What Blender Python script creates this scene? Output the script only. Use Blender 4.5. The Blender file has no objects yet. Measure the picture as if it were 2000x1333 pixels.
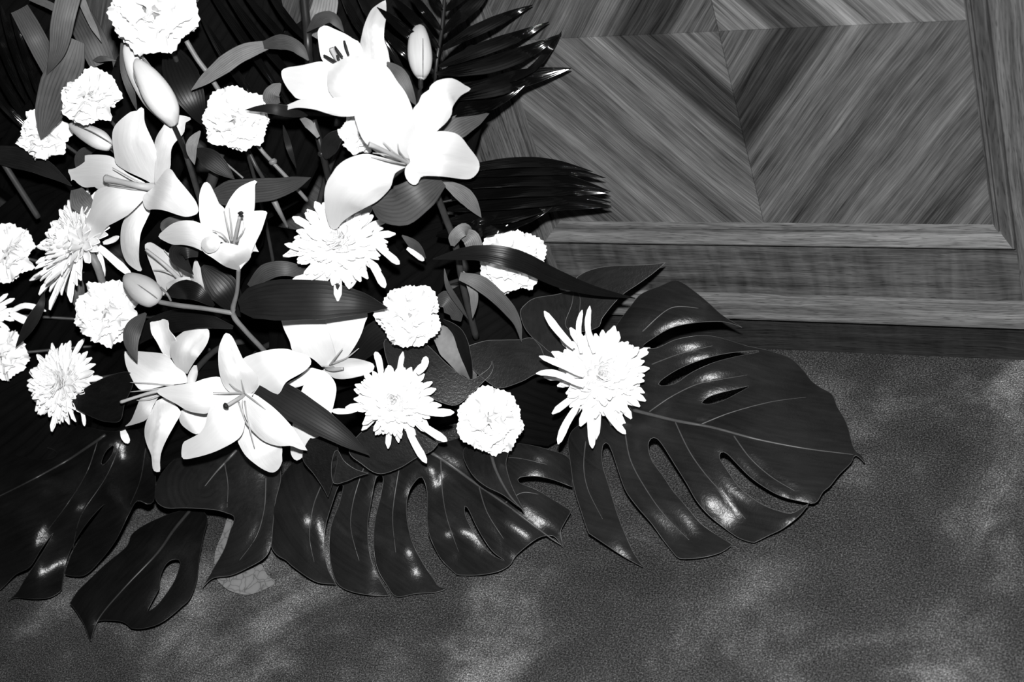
import bpy, math, random
import numpy as np
from mathutils import Vector, Matrix, noise
from mathutils.geometry import delaunay_2d_cdt

random.seed(7)
scene = bpy.context.scene
COL = scene.collection

# ------------------------------------------------------------------ camera
FPX = 3307.8                                   # focal length in pixels of the 2000 px wide frame
CAM = Vector((0.59594, -1.40818, 1.33707))
CR = Vector((0.89437563, 0.35244005, -0.27546005))
CU = Vector((-0.03917128, 0.67514793, 0.73664162))
CF = Vector((-0.44559829, 0.64804419, -0.61764139))
cd = bpy.data.cameras.new('camera')
cam = bpy.data.objects.new('camera', cd)
COL.objects.link(cam)
cd.sensor_width = 36.0
cd.lens = FPX / 2000 * 36.0
cd.clip_start = 0.02
cam.matrix_world = Matrix(((CR.x, CU.x, -CF.x, CAM.x), (CR.y, CU.y, -CF.y, CAM.y), (CR.z, CU.z, -CF.z, CAM.z), (0, 0, 0, 1)))
cd.dof.use_dof = True
cd.dof.focus_distance = 1.88
cd.dof.aperture_fstop = 6.3
scene.camera = cam

# ------------------------------------------------------------------ light: a dim room and the photographer's flash
wd = bpy.data.worlds.new('dim_room')
scene.world = wd
wd.use_nodes = True
wd.node_tree.nodes['Background'].inputs[0].default_value = (0.5, 0.5, 0.5, 1)
wd.node_tree.nodes['Background'].inputs[1].default_value = 0.02
fl = bpy.data.lights.new('flash', 'POINT')
fl.energy = 235
fl.shadow_soft_size = 0.022
flo = bpy.data.objects.new('flash', fl)
COL.objects.link(flo)
flo.location = CAM + CU * 0.15 - CR * 0.01 + CF * 0.02
vs = scene.view_settings
vs.view_transform = 'Standard'
vs.look = 'None'
vs.exposure = 0.0
vs.gamma = 1.0
vs.use_curve_mapping = False

# ------------------------------------------------------------------ materials
def gray(v): return (v, v, v, 1)

class NT:
    def __init__(s, name, rough=0.5, spec=0.5):
        s.m = bpy.data.materials.new(name); s.m.use_nodes = True
        s.t = s.m.node_tree; s.b = s.t.nodes['Principled BSDF']
        s.b.inputs['Roughness'].default_value = rough
        s.b.inputs['Specular IOR Level'].default_value = spec
    def n(s, typ, **kw):
        nd = s.t.nodes.new(typ)
        for k, v in kw.items():
            if isinstance(k, str) and hasattr(nd, k): setattr(nd, k, v)
        return nd
    def l(s, a, b): s.t.links.new(a, b)
    def val(s, inp, x):
        if hasattr(x, 'is_linked') or hasattr(x, 'links'): s.l(x, inp)
        else: inp.default_value = x
    def math(s, op, a, b=0.0, c=0.0):
        nd = s.n('ShaderNodeMath'); nd.operation = op
        s.val(nd.inputs[0], a); s.val(nd.inputs[1], b); s.val(nd.inputs[2], c)
        return nd.outputs[0]
    def comb(s, x, y, z=0.0):
        nd = s.n('ShaderNodeCombineXYZ')
        s.val(nd.inputs[0], x); s.val(nd.inputs[1], y); s.val(nd.inputs[2], z)
        return nd.outputs[0]
    def noise(s, vec, scale, detail=3.0, rough=0.55, dist=0.0):
        nd = s.n('ShaderNodeTexNoise')
        s.l(vec, nd.inputs['Vector'])
        nd.inputs['Scale'].default_value = scale; nd.inputs['Detail'].default_value = detail
        nd.inputs['Roughness'].default_value = rough; nd.inputs['Distortion'].default_value = dist
        return nd.outputs['Fac']
    def ramp(s, fac, stops):
        nd = s.n('ShaderNodeValToRGB')
        el = nd.color_ramp.elements
        while len(el) < len(stops): el.new(0.5)
        for e, (p, v) in zip(el, stops): e.position = p; e.color = gray(v)
        s.l(fac, nd.inputs[0]); return nd.outputs[0]
    def obj(s): return s.n('ShaderNodeTexCoord').outputs['Object']
    def uv(s): return s.n('ShaderNodeTexCoord').outputs['UV']
    def bump(s, h, strength, dist=0.001):
        nd = s.n('ShaderNodeBump'); nd.inputs['Strength'].default_value = strength; nd.inputs['Distance'].default_value = dist
        s.l(h, nd.inputs['Height']); s.l(nd.outputs[0], s.b.inputs['Normal'])
    def base(s, x): s.val(s.b.inputs['Base Color'], x)

def sep(t, v):
    nd = t.n('ShaderNodeSeparateXYZ'); t.l(v, nd.inputs[0]); return nd.outputs

def leaf_mat(name, v, rough, vein=0.5, freq=9.0, drops=0.0, spec=0.25):
    t = NT(name, rough, spec)
    o = sep(t, t.uv())
    s_ = o[1]
    w = t.math('SINE', t.math('MULTIPLY', s_, freq * math.pi))
    w = t.math('POWER', t.math('ABSOLUTE', w), 0.45)
    g = t.noise(t.comb(t.math('MULTIPLY', o[0], 3.0), t.math('MULTIPLY', s_, 14.0)), 1.0, 4.0)
    blot = t.noise(t.obj(), 28.0, 3.0)
    g2 = t.noise(t.comb(t.math('MULTIPLY', o[0], 6.0), t.math('MULTIPLY', s_, 60.0)), 1.0, 3.0)
    c = t.math('MULTIPLY', t.math('ADD', t.math('MULTIPLY', w, vein), 1.0 - vein), t.math('ADD', t.math('ADD', t.math('MULTIPLY', g, 0.9), 0.0), t.math('MULTIPLY', g2, 1.1)))
    c = t.math('MULTIPLY', c, t.math('ADD', t.math('MULTIPLY', blot, 0.9), 0.55))
    c = t.math('MULTIPLY', c, v)
    t.base(c)
    h = t.math('MULTIPLY', w, 0.5)
    if drops:
        fine = t.noise(t.obj(), 330.0, 3.0, 0.7)
        h = t.math('ADD', h, t.math('MULTIPLY', fine, drops))
    t.bump(h, 0.40 if drops else 0.30, 0.0005)
    return t.m

def plain(name, v, rough=0.5, var=0.5, scale=60.0, bump=0.0, spec=0.4):
    t = NT(name, rough, spec)
    nz = t.noise(t.obj(), scale, 4.0)
    t.base(t.math('MULTIPLY', t.math('ADD', t.math('MULTIPLY', nz, var * 2), 1.0 - var), v))
    if bump: t.bump(t.noise(t.obj(), scale * 6, 3.0), bump, 0.001)
    return t.m

def petal_mat(name, v, freq=7.0, amt=0.06):
    t = NT(name, 0.6, 0.25)
    o = sep(t, t.uv())
    g = t.noise(t.comb(t.math('MULTIPLY', o[0], 2.0), t.math('MULTIPLY', o[1], freq)), 1.6, 4.0)
    c = t.math('ADD', t.math('MULTIPLY', g, amt * 2), 1.0 - amt)
    t.base(t.math('MULTIPLY', c, v))
    t.bump(g, 0.35, 0.0012)
    return t.m

M = {}
M['monstera'] = leaf_mat('monstera_leaf', 0.011, 0.30, 0.06, 3.0, 1.6, spec=0.34)
M['monstera_black'] = leaf_mat('monstera_leaf_black', 0.005, 0.28, 0.06, 3.0, 1.6, spec=0.35)
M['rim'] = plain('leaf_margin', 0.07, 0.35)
M['vein'] = plain('leaf_vein', 0.06, 0.4)
M['palm'] = leaf_mat('palm_leaflet', 0.0022, 0.12, 0.3, 6.0, spec=0.35)
M['black'] = leaf_mat('leaf_black', 0.006, 0.35, 0.25, 9.0, spec=0.12)
M['dark'] = leaf_mat('leaf_dark', 0.011, 0.42, 0.25, 9.0, spec=0.10)
M['mid'] = leaf_mat('leaf_mid', 0.045, 0.50)
M['soft'] = leaf_mat('leaf_soft', 0.085, 0.55)
M['pale'] = leaf_mat('leaf_pale', 0.16, 0.6)
M['dry'] = plain('dry_leaf', 0.16, 0.7, 0.6, 70)
M['stem'] = plain('green_stem', 0.035, 0.45)
M['stem_dark'] = plain('dark_stem', 0.012, 0.4)
M['stem_pale'] = plain('pale_stem', 0.16, 0.5)
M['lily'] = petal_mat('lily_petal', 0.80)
M['lily_shaded'] = petal_mat('lily_petal_shaded', 0.62)  # darker copy of the petal white, grey shading put into the colour
M['carnation'] = petal_mat('carnation_petal', 0.90, 5.0, 0.03)
M['mum'] = petal_mat('chrysanthemum_floret', 0.92, 3.0, 0.03)
M['bud'] = petal_mat('lily_bud_skin', 0.42, 8.0, 0.12)
M['bud_pale'] = petal_mat('lily_bud_pale', 0.62, 8.0, 0.1)
M['seam'] = plain('bud_seam', 0.16, 0.6)
M['style'] = plain('lily_style', 0.38, 0.5, 0.15)
M['anther'] = plain('anther', 0.006, 0.7)
M['calyx'] = plain('carnation_calyx', 0.20, 0.5)
M['backing'] = leaf_mat('filler_leaf', 0.003, 0.7, spec=0.03)  # near black, stands in for the shade deep in the bouquet
M['foam'] = plain('black_foam', 0.003, 0.9, 0.6, 90, 0.6, spec=0.0)  # added foam, kept near black so gaps between flowers go dark
def fallen():
    t = NT('fallen_petal', 0.6, 0.2)
    v = t.n('ShaderNodeTexVoronoi'); v.feature = 'DISTANCE_TO_EDGE'; v.inputs['Scale'].default_value = 95.0
    w = t.n('ShaderNodeVectorMath'); w.operation = 'ADD'; t.l(t.obj(), w.inputs[0])
    nz = t.n('ShaderNodeTexNoise'); nz.inputs['Scale'].default_value = 60.0; t.l(t.obj(), nz.inputs['Vector'])
    sc = t.n('ShaderNodeVectorMath'); sc.operation = 'SCALE'; sc.inputs['Scale'].default_value = 0.012; t.l(nz.outputs['Color'], sc.inputs[0]); t.l(sc.outputs[0], w.inputs[1])
    t.l(w.outputs[0], v.inputs['Vector'])
    t.base(t.math('MULTIPLY', t.ramp(v.outputs['Distance'], [(0.0, 0.45), (0.06, 0.95), (0.3, 1.05)]), 0.19))
    return t.m
M['petal_fallen'] = fallen()

def wood(name, v, axis, curl=0.0, contrast=1.0, rough=0.34):
    """straight-grained wood: axis = index of the grain direction"""
    t = NT(name, rough, 0.12)
    o = sep(t, t.obj())
    al = o[axis]; ac = o[2 if axis == 0 else 0]
    ac2 = t.math('ADD', ac, t.math('MULTIPLY', o[1], 0.7))
    warp = t.noise(t.comb(t.math('MULTIPLY', al, 5.0), t.math('MULTIPLY', ac2, 9.0)), 1.0, 2.0)
    acw = t.math('ADD', ac2, t.math('MULTIPLY', warp, 0.018))
    g1 = t.noise(t.comb(t.math('MULTIPLY', al, 3.0), t.math('MULTIPLY', acw, 75.0)), 1.0, 3.0)
    g2 = t.noise(t.comb(t.math('MULTIPLY', al, 22.0), t.math('MULTIPLY', acw, 520.0)), 1.0, 3.0)
    g3 = t.noise(t.comb(t.math('MULTIPLY', al, 60.0), t.math('MULTIPLY', acw, 900.0)), 1.0, 1.0)
    s = t.math('ADD', t.math('MULTIPLY', t.math('SUBTRACT', g1, 0.5), 1.9 * contrast), t.math('MULTIPLY', t.math('SUBTRACT', g2, 0.5), 1.5 * contrast))
    if curl:
        cw = t.noise(t.comb(t.math('MULTIPLY', al, 62.0), t.math('MULTIPLY', ac2, 12.0)), 1.0, 2.0, 0.5, 0.4)
        s = t.math('ADD', s, t.math('MULTIPLY', t.math('SUBTRACT', cw, 0.5), curl))
    pore = t.ramp(g3, [(0.30, 0.45), (0.42, 1.0)])
    c = t.math('MULTIPLY', t.math('POWER', t.math('MAXIMUM', t.math('ADD', s, 1.0), 0.15), 1.5), v)
    c = t.math('MULTIPLY', c, pore)
    t.base(c)
    t.bump(g2, 0.25, 0.0004)
    return t.m

VZ = 0.4415                                       # height of the centre of the matched veneer
def veneer(name, v, seed):
    t = NT(name, 0.36, 0.12)
    o = sep(t, t.obj())
    u = t.math('ABSOLUTE', o[0]); w = t.math('ABSOLUTE', t.math('SUBTRACT', o[2], VZ))
    k = 1.28; nrm = 1 / math.sqrt(1 + k * k)
    p = t.math('MULTIPLY', t.math('ADD', w, t.math('MULTIPLY', u, k)), nrm)
    q = t.math('MULTIPLY', t.math('SUBTRACT', t.math('MULTIPLY', w, k), u), nrm)
    warp = t.noise(t.comb(t.math('MULTIPLY', p, 6.0), t.math('MULTIPLY', q, 2.6), seed), 1.0, 2.0)
    pw = t.math('ADD', p, t.math('MULTIPLY', warp, 0.022))
    b = t.noise(t.comb(t.math('MULTIPLY', pw, 34.0), t.math('MULTIPLY', q, 1.5)), 1.0, 3.0)
    g = t.noise(t.comb(t.math('MULTIPLY', pw, 170.0), t.math('MULTIPLY', q, 3.5)), 1.0, 3.0)
    f = t.noise(t.comb(t.math('MULTIPLY', pw, 800.0), t.math('MULTIPLY', q, 20.0), seed), 1.0, 2.0)
    fl_ = t.noise(t.comb(t.math('MULTIPLY', p, 40.0), t.math('MULTIPLY', q, 30.0), seed), 1.0, 4.0)
    band = t.ramp(p, [(0.0, 0.95), (0.036, 0.80), (0.050, 0.38), (0.088, 0.34), (0.102, 0.85), (0.112, 1.35), (0.125, 1.0), (0.3, 0.95)])
    stripe = t.n('ShaderNodeMapRange'); t.l(p, stripe.inputs[0])
    stripe.inputs[1].default_value = 0.085; stripe.inputs[2].default_value = 0.13; stripe.inputs[3].default_value = 1.9; stripe.inputs[4].default_value = 1.0
    s = t.math('MULTIPLY', t.math('SUBTRACT', b, 0.5), 1.8)
    s = t.math('ADD', s, t.math('MULTIPLY', t.math('SUBTRACT', g, 0.5), stripe.outputs[0]))
    s = t.math('ADD', s, t.math('MULTIPLY', t.math('SUBTRACT', f, 0.5), 1.3))
    s = t.math('ADD', s, t.math('MULTIPLY', t.math('SUBTRACT', fl_, 0.5), 0.35))
    c = t.math('MULTIPLY', t.math('POWER', t.math('MAXIMUM', t.math('ADD', s, 1.0), 0.12), 1.7), t.math('MULTIPLY', band, v))
    t.base(c)
    t.bump(f, 0.2, 0.0003)
    return t.m

WV = 0.091
M['ven_ul'] = veneer('veneer_upper_left', WV * 0.72, 1.0)
M['ven_ur'] = veneer('veneer_upper_right', WV * 1.25, 2.0)
M['ven_ll'] = veneer('veneer_lower_left', WV * 1.02, 3.0)
M['ven_lr'] = veneer('veneer_lower_right', WV * 0.80, 4.0)
M['wood_v'] = wood('wood_upright', WV * 0.78, 2)
M['wood_h'] = wood('wood_rail', WV * 0.74, 0, 0.9, 0.8)
M['wood_m'] = wood('wood_moulding_lit', WV * 1.15, 0, 0.0, 0.9)  # lightened: flash on the up-facing mouldings is put into the colour
M['wood_mv'] = wood('wood_moulding_upright', WV * 0.8, 2, 0.0, 0.9)
M['wood_p'] = wood('wood_plinth', WV * 0.25, 0, 0.5, 0.8)

def carpet():
    t = NT('carpet', 0.95, 0.0)
    o = t.obj()
    big = t.noise(o, 5.5, 4.0, 0.6, 0.6)
    mid = t.noise(o, 21.0, 3.0, 0.6)
    fine = t.noise(o, 520.0, 2.0, 0.7)
    vfine = t.noise(o, 1300.0, 1.0)
    blot = t.ramp(t.math('ADD', t.math('MULTIPLY', big, 0.75), t.math('MULTIPLY', mid, 0.25)), [(0.38, 0.48), (0.50, 0.66), (0.575, 1.1), (0.68, 2.4)])
    sp = t.ramp(t.math('ADD', t.math('MULTIPLY', fine, 0.6), t.math('MULTIPLY', vfine, 0.4)), [(0.33, 0.15), (0.48, 0.6), (0.58, 1.8), (0.70, 4.2)])
    t.base(t.math('MULTIPLY', t.math('MULTIPLY', blot, sp), 0.076))
    t.bump(fine, 0.9, 0.002)
    return t.m
M['carpet'] = carpet()

# ------------------------------------------------------------------ object helpers
def link(o, parent=None):
    COL.objects.link(o)
    if parent is not None: o.parent = parent
    return o

def tag(o, label, cat, group=None, kind=None):
    if label: o['label'] = label
    if cat: o['category'] = cat
    if group: o['group'] = group
    if kind: o['kind'] = kind
    return o

def empty(name, loc, label, cat, group=None):
    o = bpy.data.objects.new(name, None); o.empty_display_size = 0.02
    o.location = loc
    link(o); tag(o, label, cat, group)

    return o

def setparent(o, parent):
    """parent without moving: meshes are written in world space"""
    if parent is not None:
        o.parent = parent
        if parent.type == 'EMPTY': o.matrix_parent_inverse = Matrix.Translation(-parent.location)

def make_mesh(name, verts, faces, mats, uvs=None, fmat=None, smooth=True):
    me = bpy.data.meshes.new(name)
    me.from_pydata([tuple(v) for v in verts], [], [tuple(f) for f in faces])
    for m in mats: me.materials.append(m)
    if fmat is not None: me.polygons.foreach_set('material_index', fmat)
    if smooth: me.polygons.foreach_set('use_smooth', [True] * len(me.polygons))
    if uvs is not None:
        ul = me.uv_layers.new(name='UVMap')
        li = np.zeros(len(me.loops), dtype=np.int32); me.loops.foreach_get('vertex_index', li)
        ul.data.foreach_set('uv', np.asarray(uvs, dtype=np.float32)[li].ravel())
    me.update()
    return me

def thicken(verts, faces, t, uvs=None):
    """turn an open sheet into a closed thin solid; returns verts, faces, uvs, face material (1 on the rim)"""
    V = np.array([tuple(v) for v in verts], dtype=float)
    N = np.zeros_like(V)
    edges = {}
    for f in faces:
        p = V[list(f)]
        nn = np.cross(p[1] - p[0], p[2] - p[0])
        if len(f) == 4: nn = nn + np.cross(p[2] - p[0], p[3] - p[0])
        for i in f: N[i] += nn
        for a, b in zip(f, f[1:] + f[:1]):
            if (b, a) in edges: del edges[(b, a)]
            else: edges[(a, b)] = 1
    ln = np.linalg.norm(N, axis=1); ln[ln < 1e-12] = 1
    N /= ln[:, None]
    n = len(V)
    A = np.vstack([V + N * t / 2, V - N * t / 2])
    F = [tuple(f) for f in faces] + [tuple(i + n for i in reversed(f)) for f in faces]
    mi = [0] * len(F)
    rim = sorted({v for e_ in edges for v in e_}); k = {v: i for i, v in enumerate(rim)}; m = len(rim)
    A = np.vstack([A, A[rim], A[[v + n for v in rim]]])          # the rim has its own points so that it keeps a crisp edge
    for a, b in edges:
        F.append((2 * n + k[b], 2 * n + k[a], 2 * n + m + k[a], 2 * n + m + k[b])); mi.append(1)
    U = None if uvs is None else list(uvs) + list(uvs) + [uvs[v] for v in rim] * 2
    return A, F, U, mi

# ------------------------------------------------------------------ places: rays of the photograph's camera met with depths of the arrangement
def ray(px, py): return CR * ((px - 1000) / FPX) - CU * ((py - 666.5) / FPX) + CF

_ZC = [(0, 0, 1.88), (300, 0, 1.80), (600, 0, 1.74), (860, 100, 1.70), (1050, 100, 1.785), (1120, 130, 1.79), (0, 300, 1.98), (290, 330, 1.80), (460, 230, 1.80),
       (750, 250, 1.64), (900, 400, 1.76), (1150, 370, 1.895), (1080, 370, 1.88), (0, 500, 2.06), (120, 460, 1.98), (450, 470, 1.82), (690, 470, 1.80), (1000, 510, 1.88),
       (0, 700, 2.10), (205, 610, 1.97), (350, 740, 1.94), (480, 770, 1.87), (640, 700, 1.91), (800, 620, 1.87), (770, 785, 1.88), (955, 820, 1.89),
       (1165, 740, 1.92), (110, 745, 2.02), (300, 900, 1.98), (600, 900, 1.94), (1250, 600, 1.93), (1300, 560, 1.93), (0, 950, 2.08)]
_ZA = np.array(_ZC)
def Zm(px, py):
    w = np.exp(-((_ZA[:, 0] - px) ** 2 + (_ZA[:, 1] - py) ** 2) / (2 * 130.0 ** 2)) + 1e-9
    return float((w * _ZA[:, 2]).sum() / w.sum())
def W(px, py, dz=0.0): return CAM + ray(px, py) * (Zm(px, py) - dz)
def on_floor(px, py, h=0.0):
    r = ray(px, py); return CAM + r * ((h - CAM.z) / r.z)
def T(ox, oy, pts, s=5.0): return [(ox + p[0] / s, oy + p[1] / s) + tuple(p[2:]) for p in pts]

def catmull(P, n=8, closed=False):
    P = [np.array(p, float) for p in P]; out = []
    m = len(P); rng = range(m) if closed else range(m - 1)
    for i in rng:
        if closed: a, b, c, d = P[(i - 1) % m], P[i], P[(i + 1) % m], P[(i + 2) % m]
        else: a, b, c, d = P[max(i - 1, 0)], P[i], P[i + 1], P[min(i + 2, m - 1)]
        for j in range(n):
            t = j / n
            out.append(0.5 * ((2 * b) + (-a + c) * t + (2 * a - 5 * b + 4 * c - d) * t * t + (-a + 3 * b - 3 * c + d) * t ** 3))
    if not closed: out.append(P[-1])
    return out

def smooth_outline(pts, step):
    """closed outline; a third value marks a sharp corner"""
    pts = list(pts)
    cor = [i for i, p in enumerate(pts) if len(p) > 2 and p[2]]
    P = [(p[0], p[1]) for p in pts]
    if not cor: dense = catmull(P, 10, True)
    else:
        P = P[cor[0]:] + P[:cor[0]]; cs = [c - cor[0] for c in cor] + [len(P)]
        P = P + [P[0]]; dense = []
        for a, b in zip(cs, cs[1:]): dense += catmull(P[a:b + 1], 10)[:-1]
    D = np.array(dense); seg = np.linalg.norm(np.roll(D, -1, 0) - D, axis=1); cum = np.concatenate([[0], np.cumsum(seg)])
    n = max(12, int(cum[-1] / step)); ts = np.linspace(0, cum[-1], n, endpoint=False)
    DD = np.vstack([D, D[:1]])
    return np.stack([np.interp(ts, cum, DD[:, 0]), np.interp(ts, cum, DD[:, 1])], 1)

def inside(P, poly):
    x, y = P[:, 0], P[:, 1]; r = np.zeros(len(P), bool)
    a = poly; b = np.roll(poly, -1, 0)
    for (x1, y1), (x2, y2) in zip(a, b):
        if y1 == y2: continue
        c = ((y1 > y) != (y2 > y)) & (x < (x2 - x1) * (y - y1) / (y2 - y1) + x1)
        r ^= c
    return r

def dist_poly(P, L, closed=False):
    """distance of points to a polyline, with position along it 0..1 and side"""
    L = np.asarray(L, float); A = L if closed else L[:-1]; B = np.roll(L, -1, 0) if closed else L[1:]
    sl = np.linalg.norm(B - A, axis=1); cum = np.concatenate([[0], np.cumsum(sl)])
    best = np.full(len(P), 1e18); tt = np.zeros(len(P)); sd = np.zeros(len(P))
    for i, (a, b) in enumerate(zip(A, B)):
        d = b - a; l2 = max(d @ d, 1e-9)
        u = np.clip(((P - a) @ d) / l2, 0, 1)
        q = a + u[:, None] * d; dd = ((P - q) ** 2).sum(1)
        m = dd < best
        best[m] = dd[m]; tt[m] = (cum[i] + u[m] * sl[i]) / max(cum[-1], 1e-9)
        cr = d[0] * (P[:, 1] - a[1]) - d[1] * (P[:, 0] - a[0]); sd[m] = np.sign(cr[m])
    return np.sqrt(best), tt, sd

def triangulate(outline, holes, step):
    lo = outline.min(0); hi = outline.max(0)
    pts = []; g = step * 1.25; r = 0
    y = lo[1]
    while y < hi[1]:
        x = lo[0] + (g / 2 if r % 2 else 0)
        while x < hi[0]: pts.append((x, y)); x += g
        y += g * 0.866; r += 1
    P = np.array(pts) if pts else np.zeros((0, 2))
    if len(P):
        ok = inside(P, outline) & (dist_poly(P, outline, True)[0] > step * 0.55)
        for h in holes: ok &= (~inside(P, h)) & (dist_poly(P, h, True)[0] > step * 0.55)
        P = P[ok]
    vs_ = [Vector(p) for p in outline]; es = [(i, (i + 1) % len(outline)) for i in range(len(outline))]
    for h in holes:
        k = len(vs_); vs_ += [Vector(p) for p in h]; es += [(k + i, k + (i + 1) % len(h)) for i in range(len(h))]
    vs_ += [Vector(p) for p in P]
    ov, oe, of, *_ = delaunay_2d_cdt(vs_, es, [], 0, 1e-4)
    V = np.array([(v.x, v.y) for v in ov]); F = [list(f) for f in of if len(f) == 3]
    C = np.array([V[f].mean(0) for f in F])
    ok = inside(C, outline)
    for h in holes: ok &= ~inside(C, h)
    F2 = []
    for f, k in zip(F, ok):
        if k:
            a, b, c = V[f[0]], V[f[1]], V[f[2]]
            F2.append(f if (b[0] - a[0]) * (c[1] - a[1]) - (b[1] - a[1]) * (c[0] - a[0]) < 0 else [f[0], f[2], f[1]])
    return V, F2

def finish(name, V3, F, uvs, mat, thick, parent, rim=None):
    A, F2, U, mi = thicken(V3, F, thick, uvs)
    me = make_mesh(name, A, F2, [mat, rim or mat], U, mi)
    o = bpy.data.objects.new(name, me); COL.objects.link(o); setparent(o, parent)
    return o

def petal(name, outline, spine, parent=None, mat=None, lift=0.0, cup=0.006, groove=0.0015, thick=0.0009, step=6.0, ruff=0.0012, rim=None, rib=0.0011):
    """a petal or leaf of traced shape, curved in depth along its spine [(x, y, depth)]"""
    ol = smooth_outline(outline, step)
    V, F = triangulate(ol, [], step)
    sp = np.array(catmull(spine, 8)); d, t, sd = dist_poly(V, sp[:, :2])
    hw = max(np.percentile(d, 97), 1.0); s = d / hw * sd
    cl = np.concatenate([[0], np.cumsum(np.linalg.norm(np.diff(sp[:, :2], axis=0), axis=1))]); cl /= cl[-1]
    dz = np.interp(t, cl, sp[:, 2])
    taper = np.clip(t * 3, 0.15, 1) * np.clip((1 - t) * 4 + 0.2, 0.2, 1)
    dep = lift + dz + cup * (s ** 2) * taper - groove * np.exp(-(s / 0.14) ** 2) * taper
    dep = dep + rib * np.cos(s * 10.0) * np.exp(-np.abs(s) * 1.5) * np.clip(1.25 - t, 0, 1) * np.clip(t * 5, 0, 1)
    ph = random.uniform(0, 6.28)
    dep = dep + ruff * np.sin(t * 13 + ph + 1.3 * sd) * np.clip(np.abs(s), 0, 1) ** 2
    V3 = [W(p[0], p[1], z) for p, z in zip(V, dep)]
    return finish(name, V3, F, np.stack([t, s * 0.5 + 0.5], 1), mat or M['lily'], thick, parent, rim)

PROF = {'lance': [(0, .14), (.12, .5), (.3, .9), (.45, 1), (.65, .82), (.85, .42), (.95, .16), (1, .02)],
        'palm': [(0, .25), (.12, .7), (.35, 1), (.6, .95), (.8, .65), (.93, .28), (1, .03)],
        'strap': [(0, .05), (.12, .6), (.3, 1), (.6, .8), (.8, .45), (1, .05)],
        'even': [(0, .9), (.3, 1), (.7, 1), (1, .9)],
        'sepal': [(0, .5), (.4, 1), (.75, .7), (1, .06)]}

def blade(name, pts, width, prof='lance', mat='mid', parent=None, cup=0.12, fold=0.0, roll=(0, 0), lift=0.0, thick=0.0008, nu=18, nv=8, place=W, rim=None, wave=0.04):
    P = [np.array(place(p[0], p[1], (p[2] if len(p) > 2 else 0.0) + lift)) for p in pts]
    C = np.array(catmull(P, 10))
    cl = np.concatenate([[0], np.cumsum(np.linalg.norm(np.diff(C, axis=0), axis=1))]); cl /= cl[-1]
    ts = np.linspace(0, 1, nu + 1)
    S = np.stack([np.interp(ts, cl, C[:, k]) for k in range(3)], 1)
    wm = width * float(np.linalg.norm(P[len(P) // 2] - np.array(CAM))) / FPX / 2
    pr = PROF[prof] if isinstance(prof, str) else prof
    wv = np.interp(ts, [p[0] for p in pr], [p[1] for p in pr])
    verts = []; uvs = []; ph = random.uniform(0, 6.28)
    for i in range(nu + 1):
        tg = S[min(i + 1, nu)] - S[max(i - 1, 0)]; tg /= np.linalg.norm(tg)
        nrm = np.array(CAM) - S[i]; nrm -= tg * (nrm @ tg); nrm /= np.linalg.norm(nrm)
        a = math.radians(roll[0] + (roll[1] - roll[0]) * ts[i])
        sd = np.cross(tg, nrm); sd, nrm = sd * math.cos(a) + nrm * math.sin(a), nrm * math.cos(a) - sd * math.sin(a)
        for j in range(nv + 1):
            s = j / nv * 2 - 1
            h = cup * s * s + fold * abs(s) + wave * math.sin(ts[i] * 11 + ph + (1.5 if s > 0 else 0)) * s * s
            verts.append(S[i] + sd * (s * wv[i] * wm) + nrm * (h * wv[i] * wm)); uvs.append((ts[i], s * 0.5 + 0.5))
    F = [[i * (nv + 1) + j, i * (nv + 1) + j + 1, (i + 1) * (nv + 1) + j + 1, (i + 1) * (nv + 1) + j] for i in range(nu) for j in range(nv)]
    return finish(name, verts, F, uvs, M[mat] if isinstance(mat, str) else mat, thick, parent, rim)

def tube3(name, P, radii, mat, parent=None, sides=8, lobes=0.0, sub=6, caps=True):
    """round tube through world points with a radius each"""
    C = np.array(catmull([np.append(np.array(p, float), r) for p, r in zip(P, radii)], sub))
    S, R = C[:, :3], np.maximum(C[:, 3], 1e-5); n = len(S); verts = []; uvs = []
    up = np.array((0.31, 0.17, 0.93))
    for i in range(n):
        tg = S[min(i + 1, n - 1)] - S[max(i - 1, 0)]; tg /= max(np.linalg.norm(tg), 1e-9)
        a = np.cross(tg, up); a /= np.linalg.norm(a); b = np.cross(tg, a)
        for j in range(sides):
            th = 2 * math.pi * j / sides; r = R[i] * (1 + lobes * abs(math.cos(1.5 * th)) - lobes / 2)
            verts.append(S[i] + (a * math.cos(th) + b * math.sin(th)) * r); uvs.append((i / n, j / sides))
    F = [(i * sides + j, (i + 1) * sides + j, (i + 1) * sides + (j + 1) % sides, i * sides + (j + 1) % sides) for i in range(n - 1) for j in range(sides)]
    if caps: F += [tuple(range(sides)), tuple((n - 1) * sides + j for j in reversed(range(sides)))]
    me = make_mesh(name, verts, F, [mat], uvs)
    o = bpy.data.objects.new(name, me); COL.objects.link(o); setparent(o, parent)
    return o

def tube(name, pts, wpx, mat, parent=None, lift=0.0, place=W, **kw):
    """tube through photograph points (x, y, depth); wpx = width in pixels, one number or one per point"""
    P = [place(p[0], p[1], (p[2] if len(p) > 2 else 0) + lift) for p in pts]
    ws = wpx if isinstance(wpx, (list, tuple)) else [wpx] * len(P)
    return tube3(name, P, [w * (p - CAM).length / FPX / 2 for w, p in zip(ws, P)], mat, parent, **kw)

def box(name, x0, x1, y0, y1, z0, z1, mat, parent=None):
    v = [(x, y, z) for x in (x0, x1) for y in (y0, y1) for z in (z0, z1)]
    f = [(0, 1, 3, 2), (4, 6, 7, 5), (0, 4, 5, 1), (2, 3, 7, 6), (0, 2, 6, 4), (1, 5, 7, 3)]
    o = bpy.data.objects.new(name, make_mesh(name, v, f, [mat], smooth=False)); COL.objects.link(o)
    if parent is not None: o.parent = parent
    return o

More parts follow.
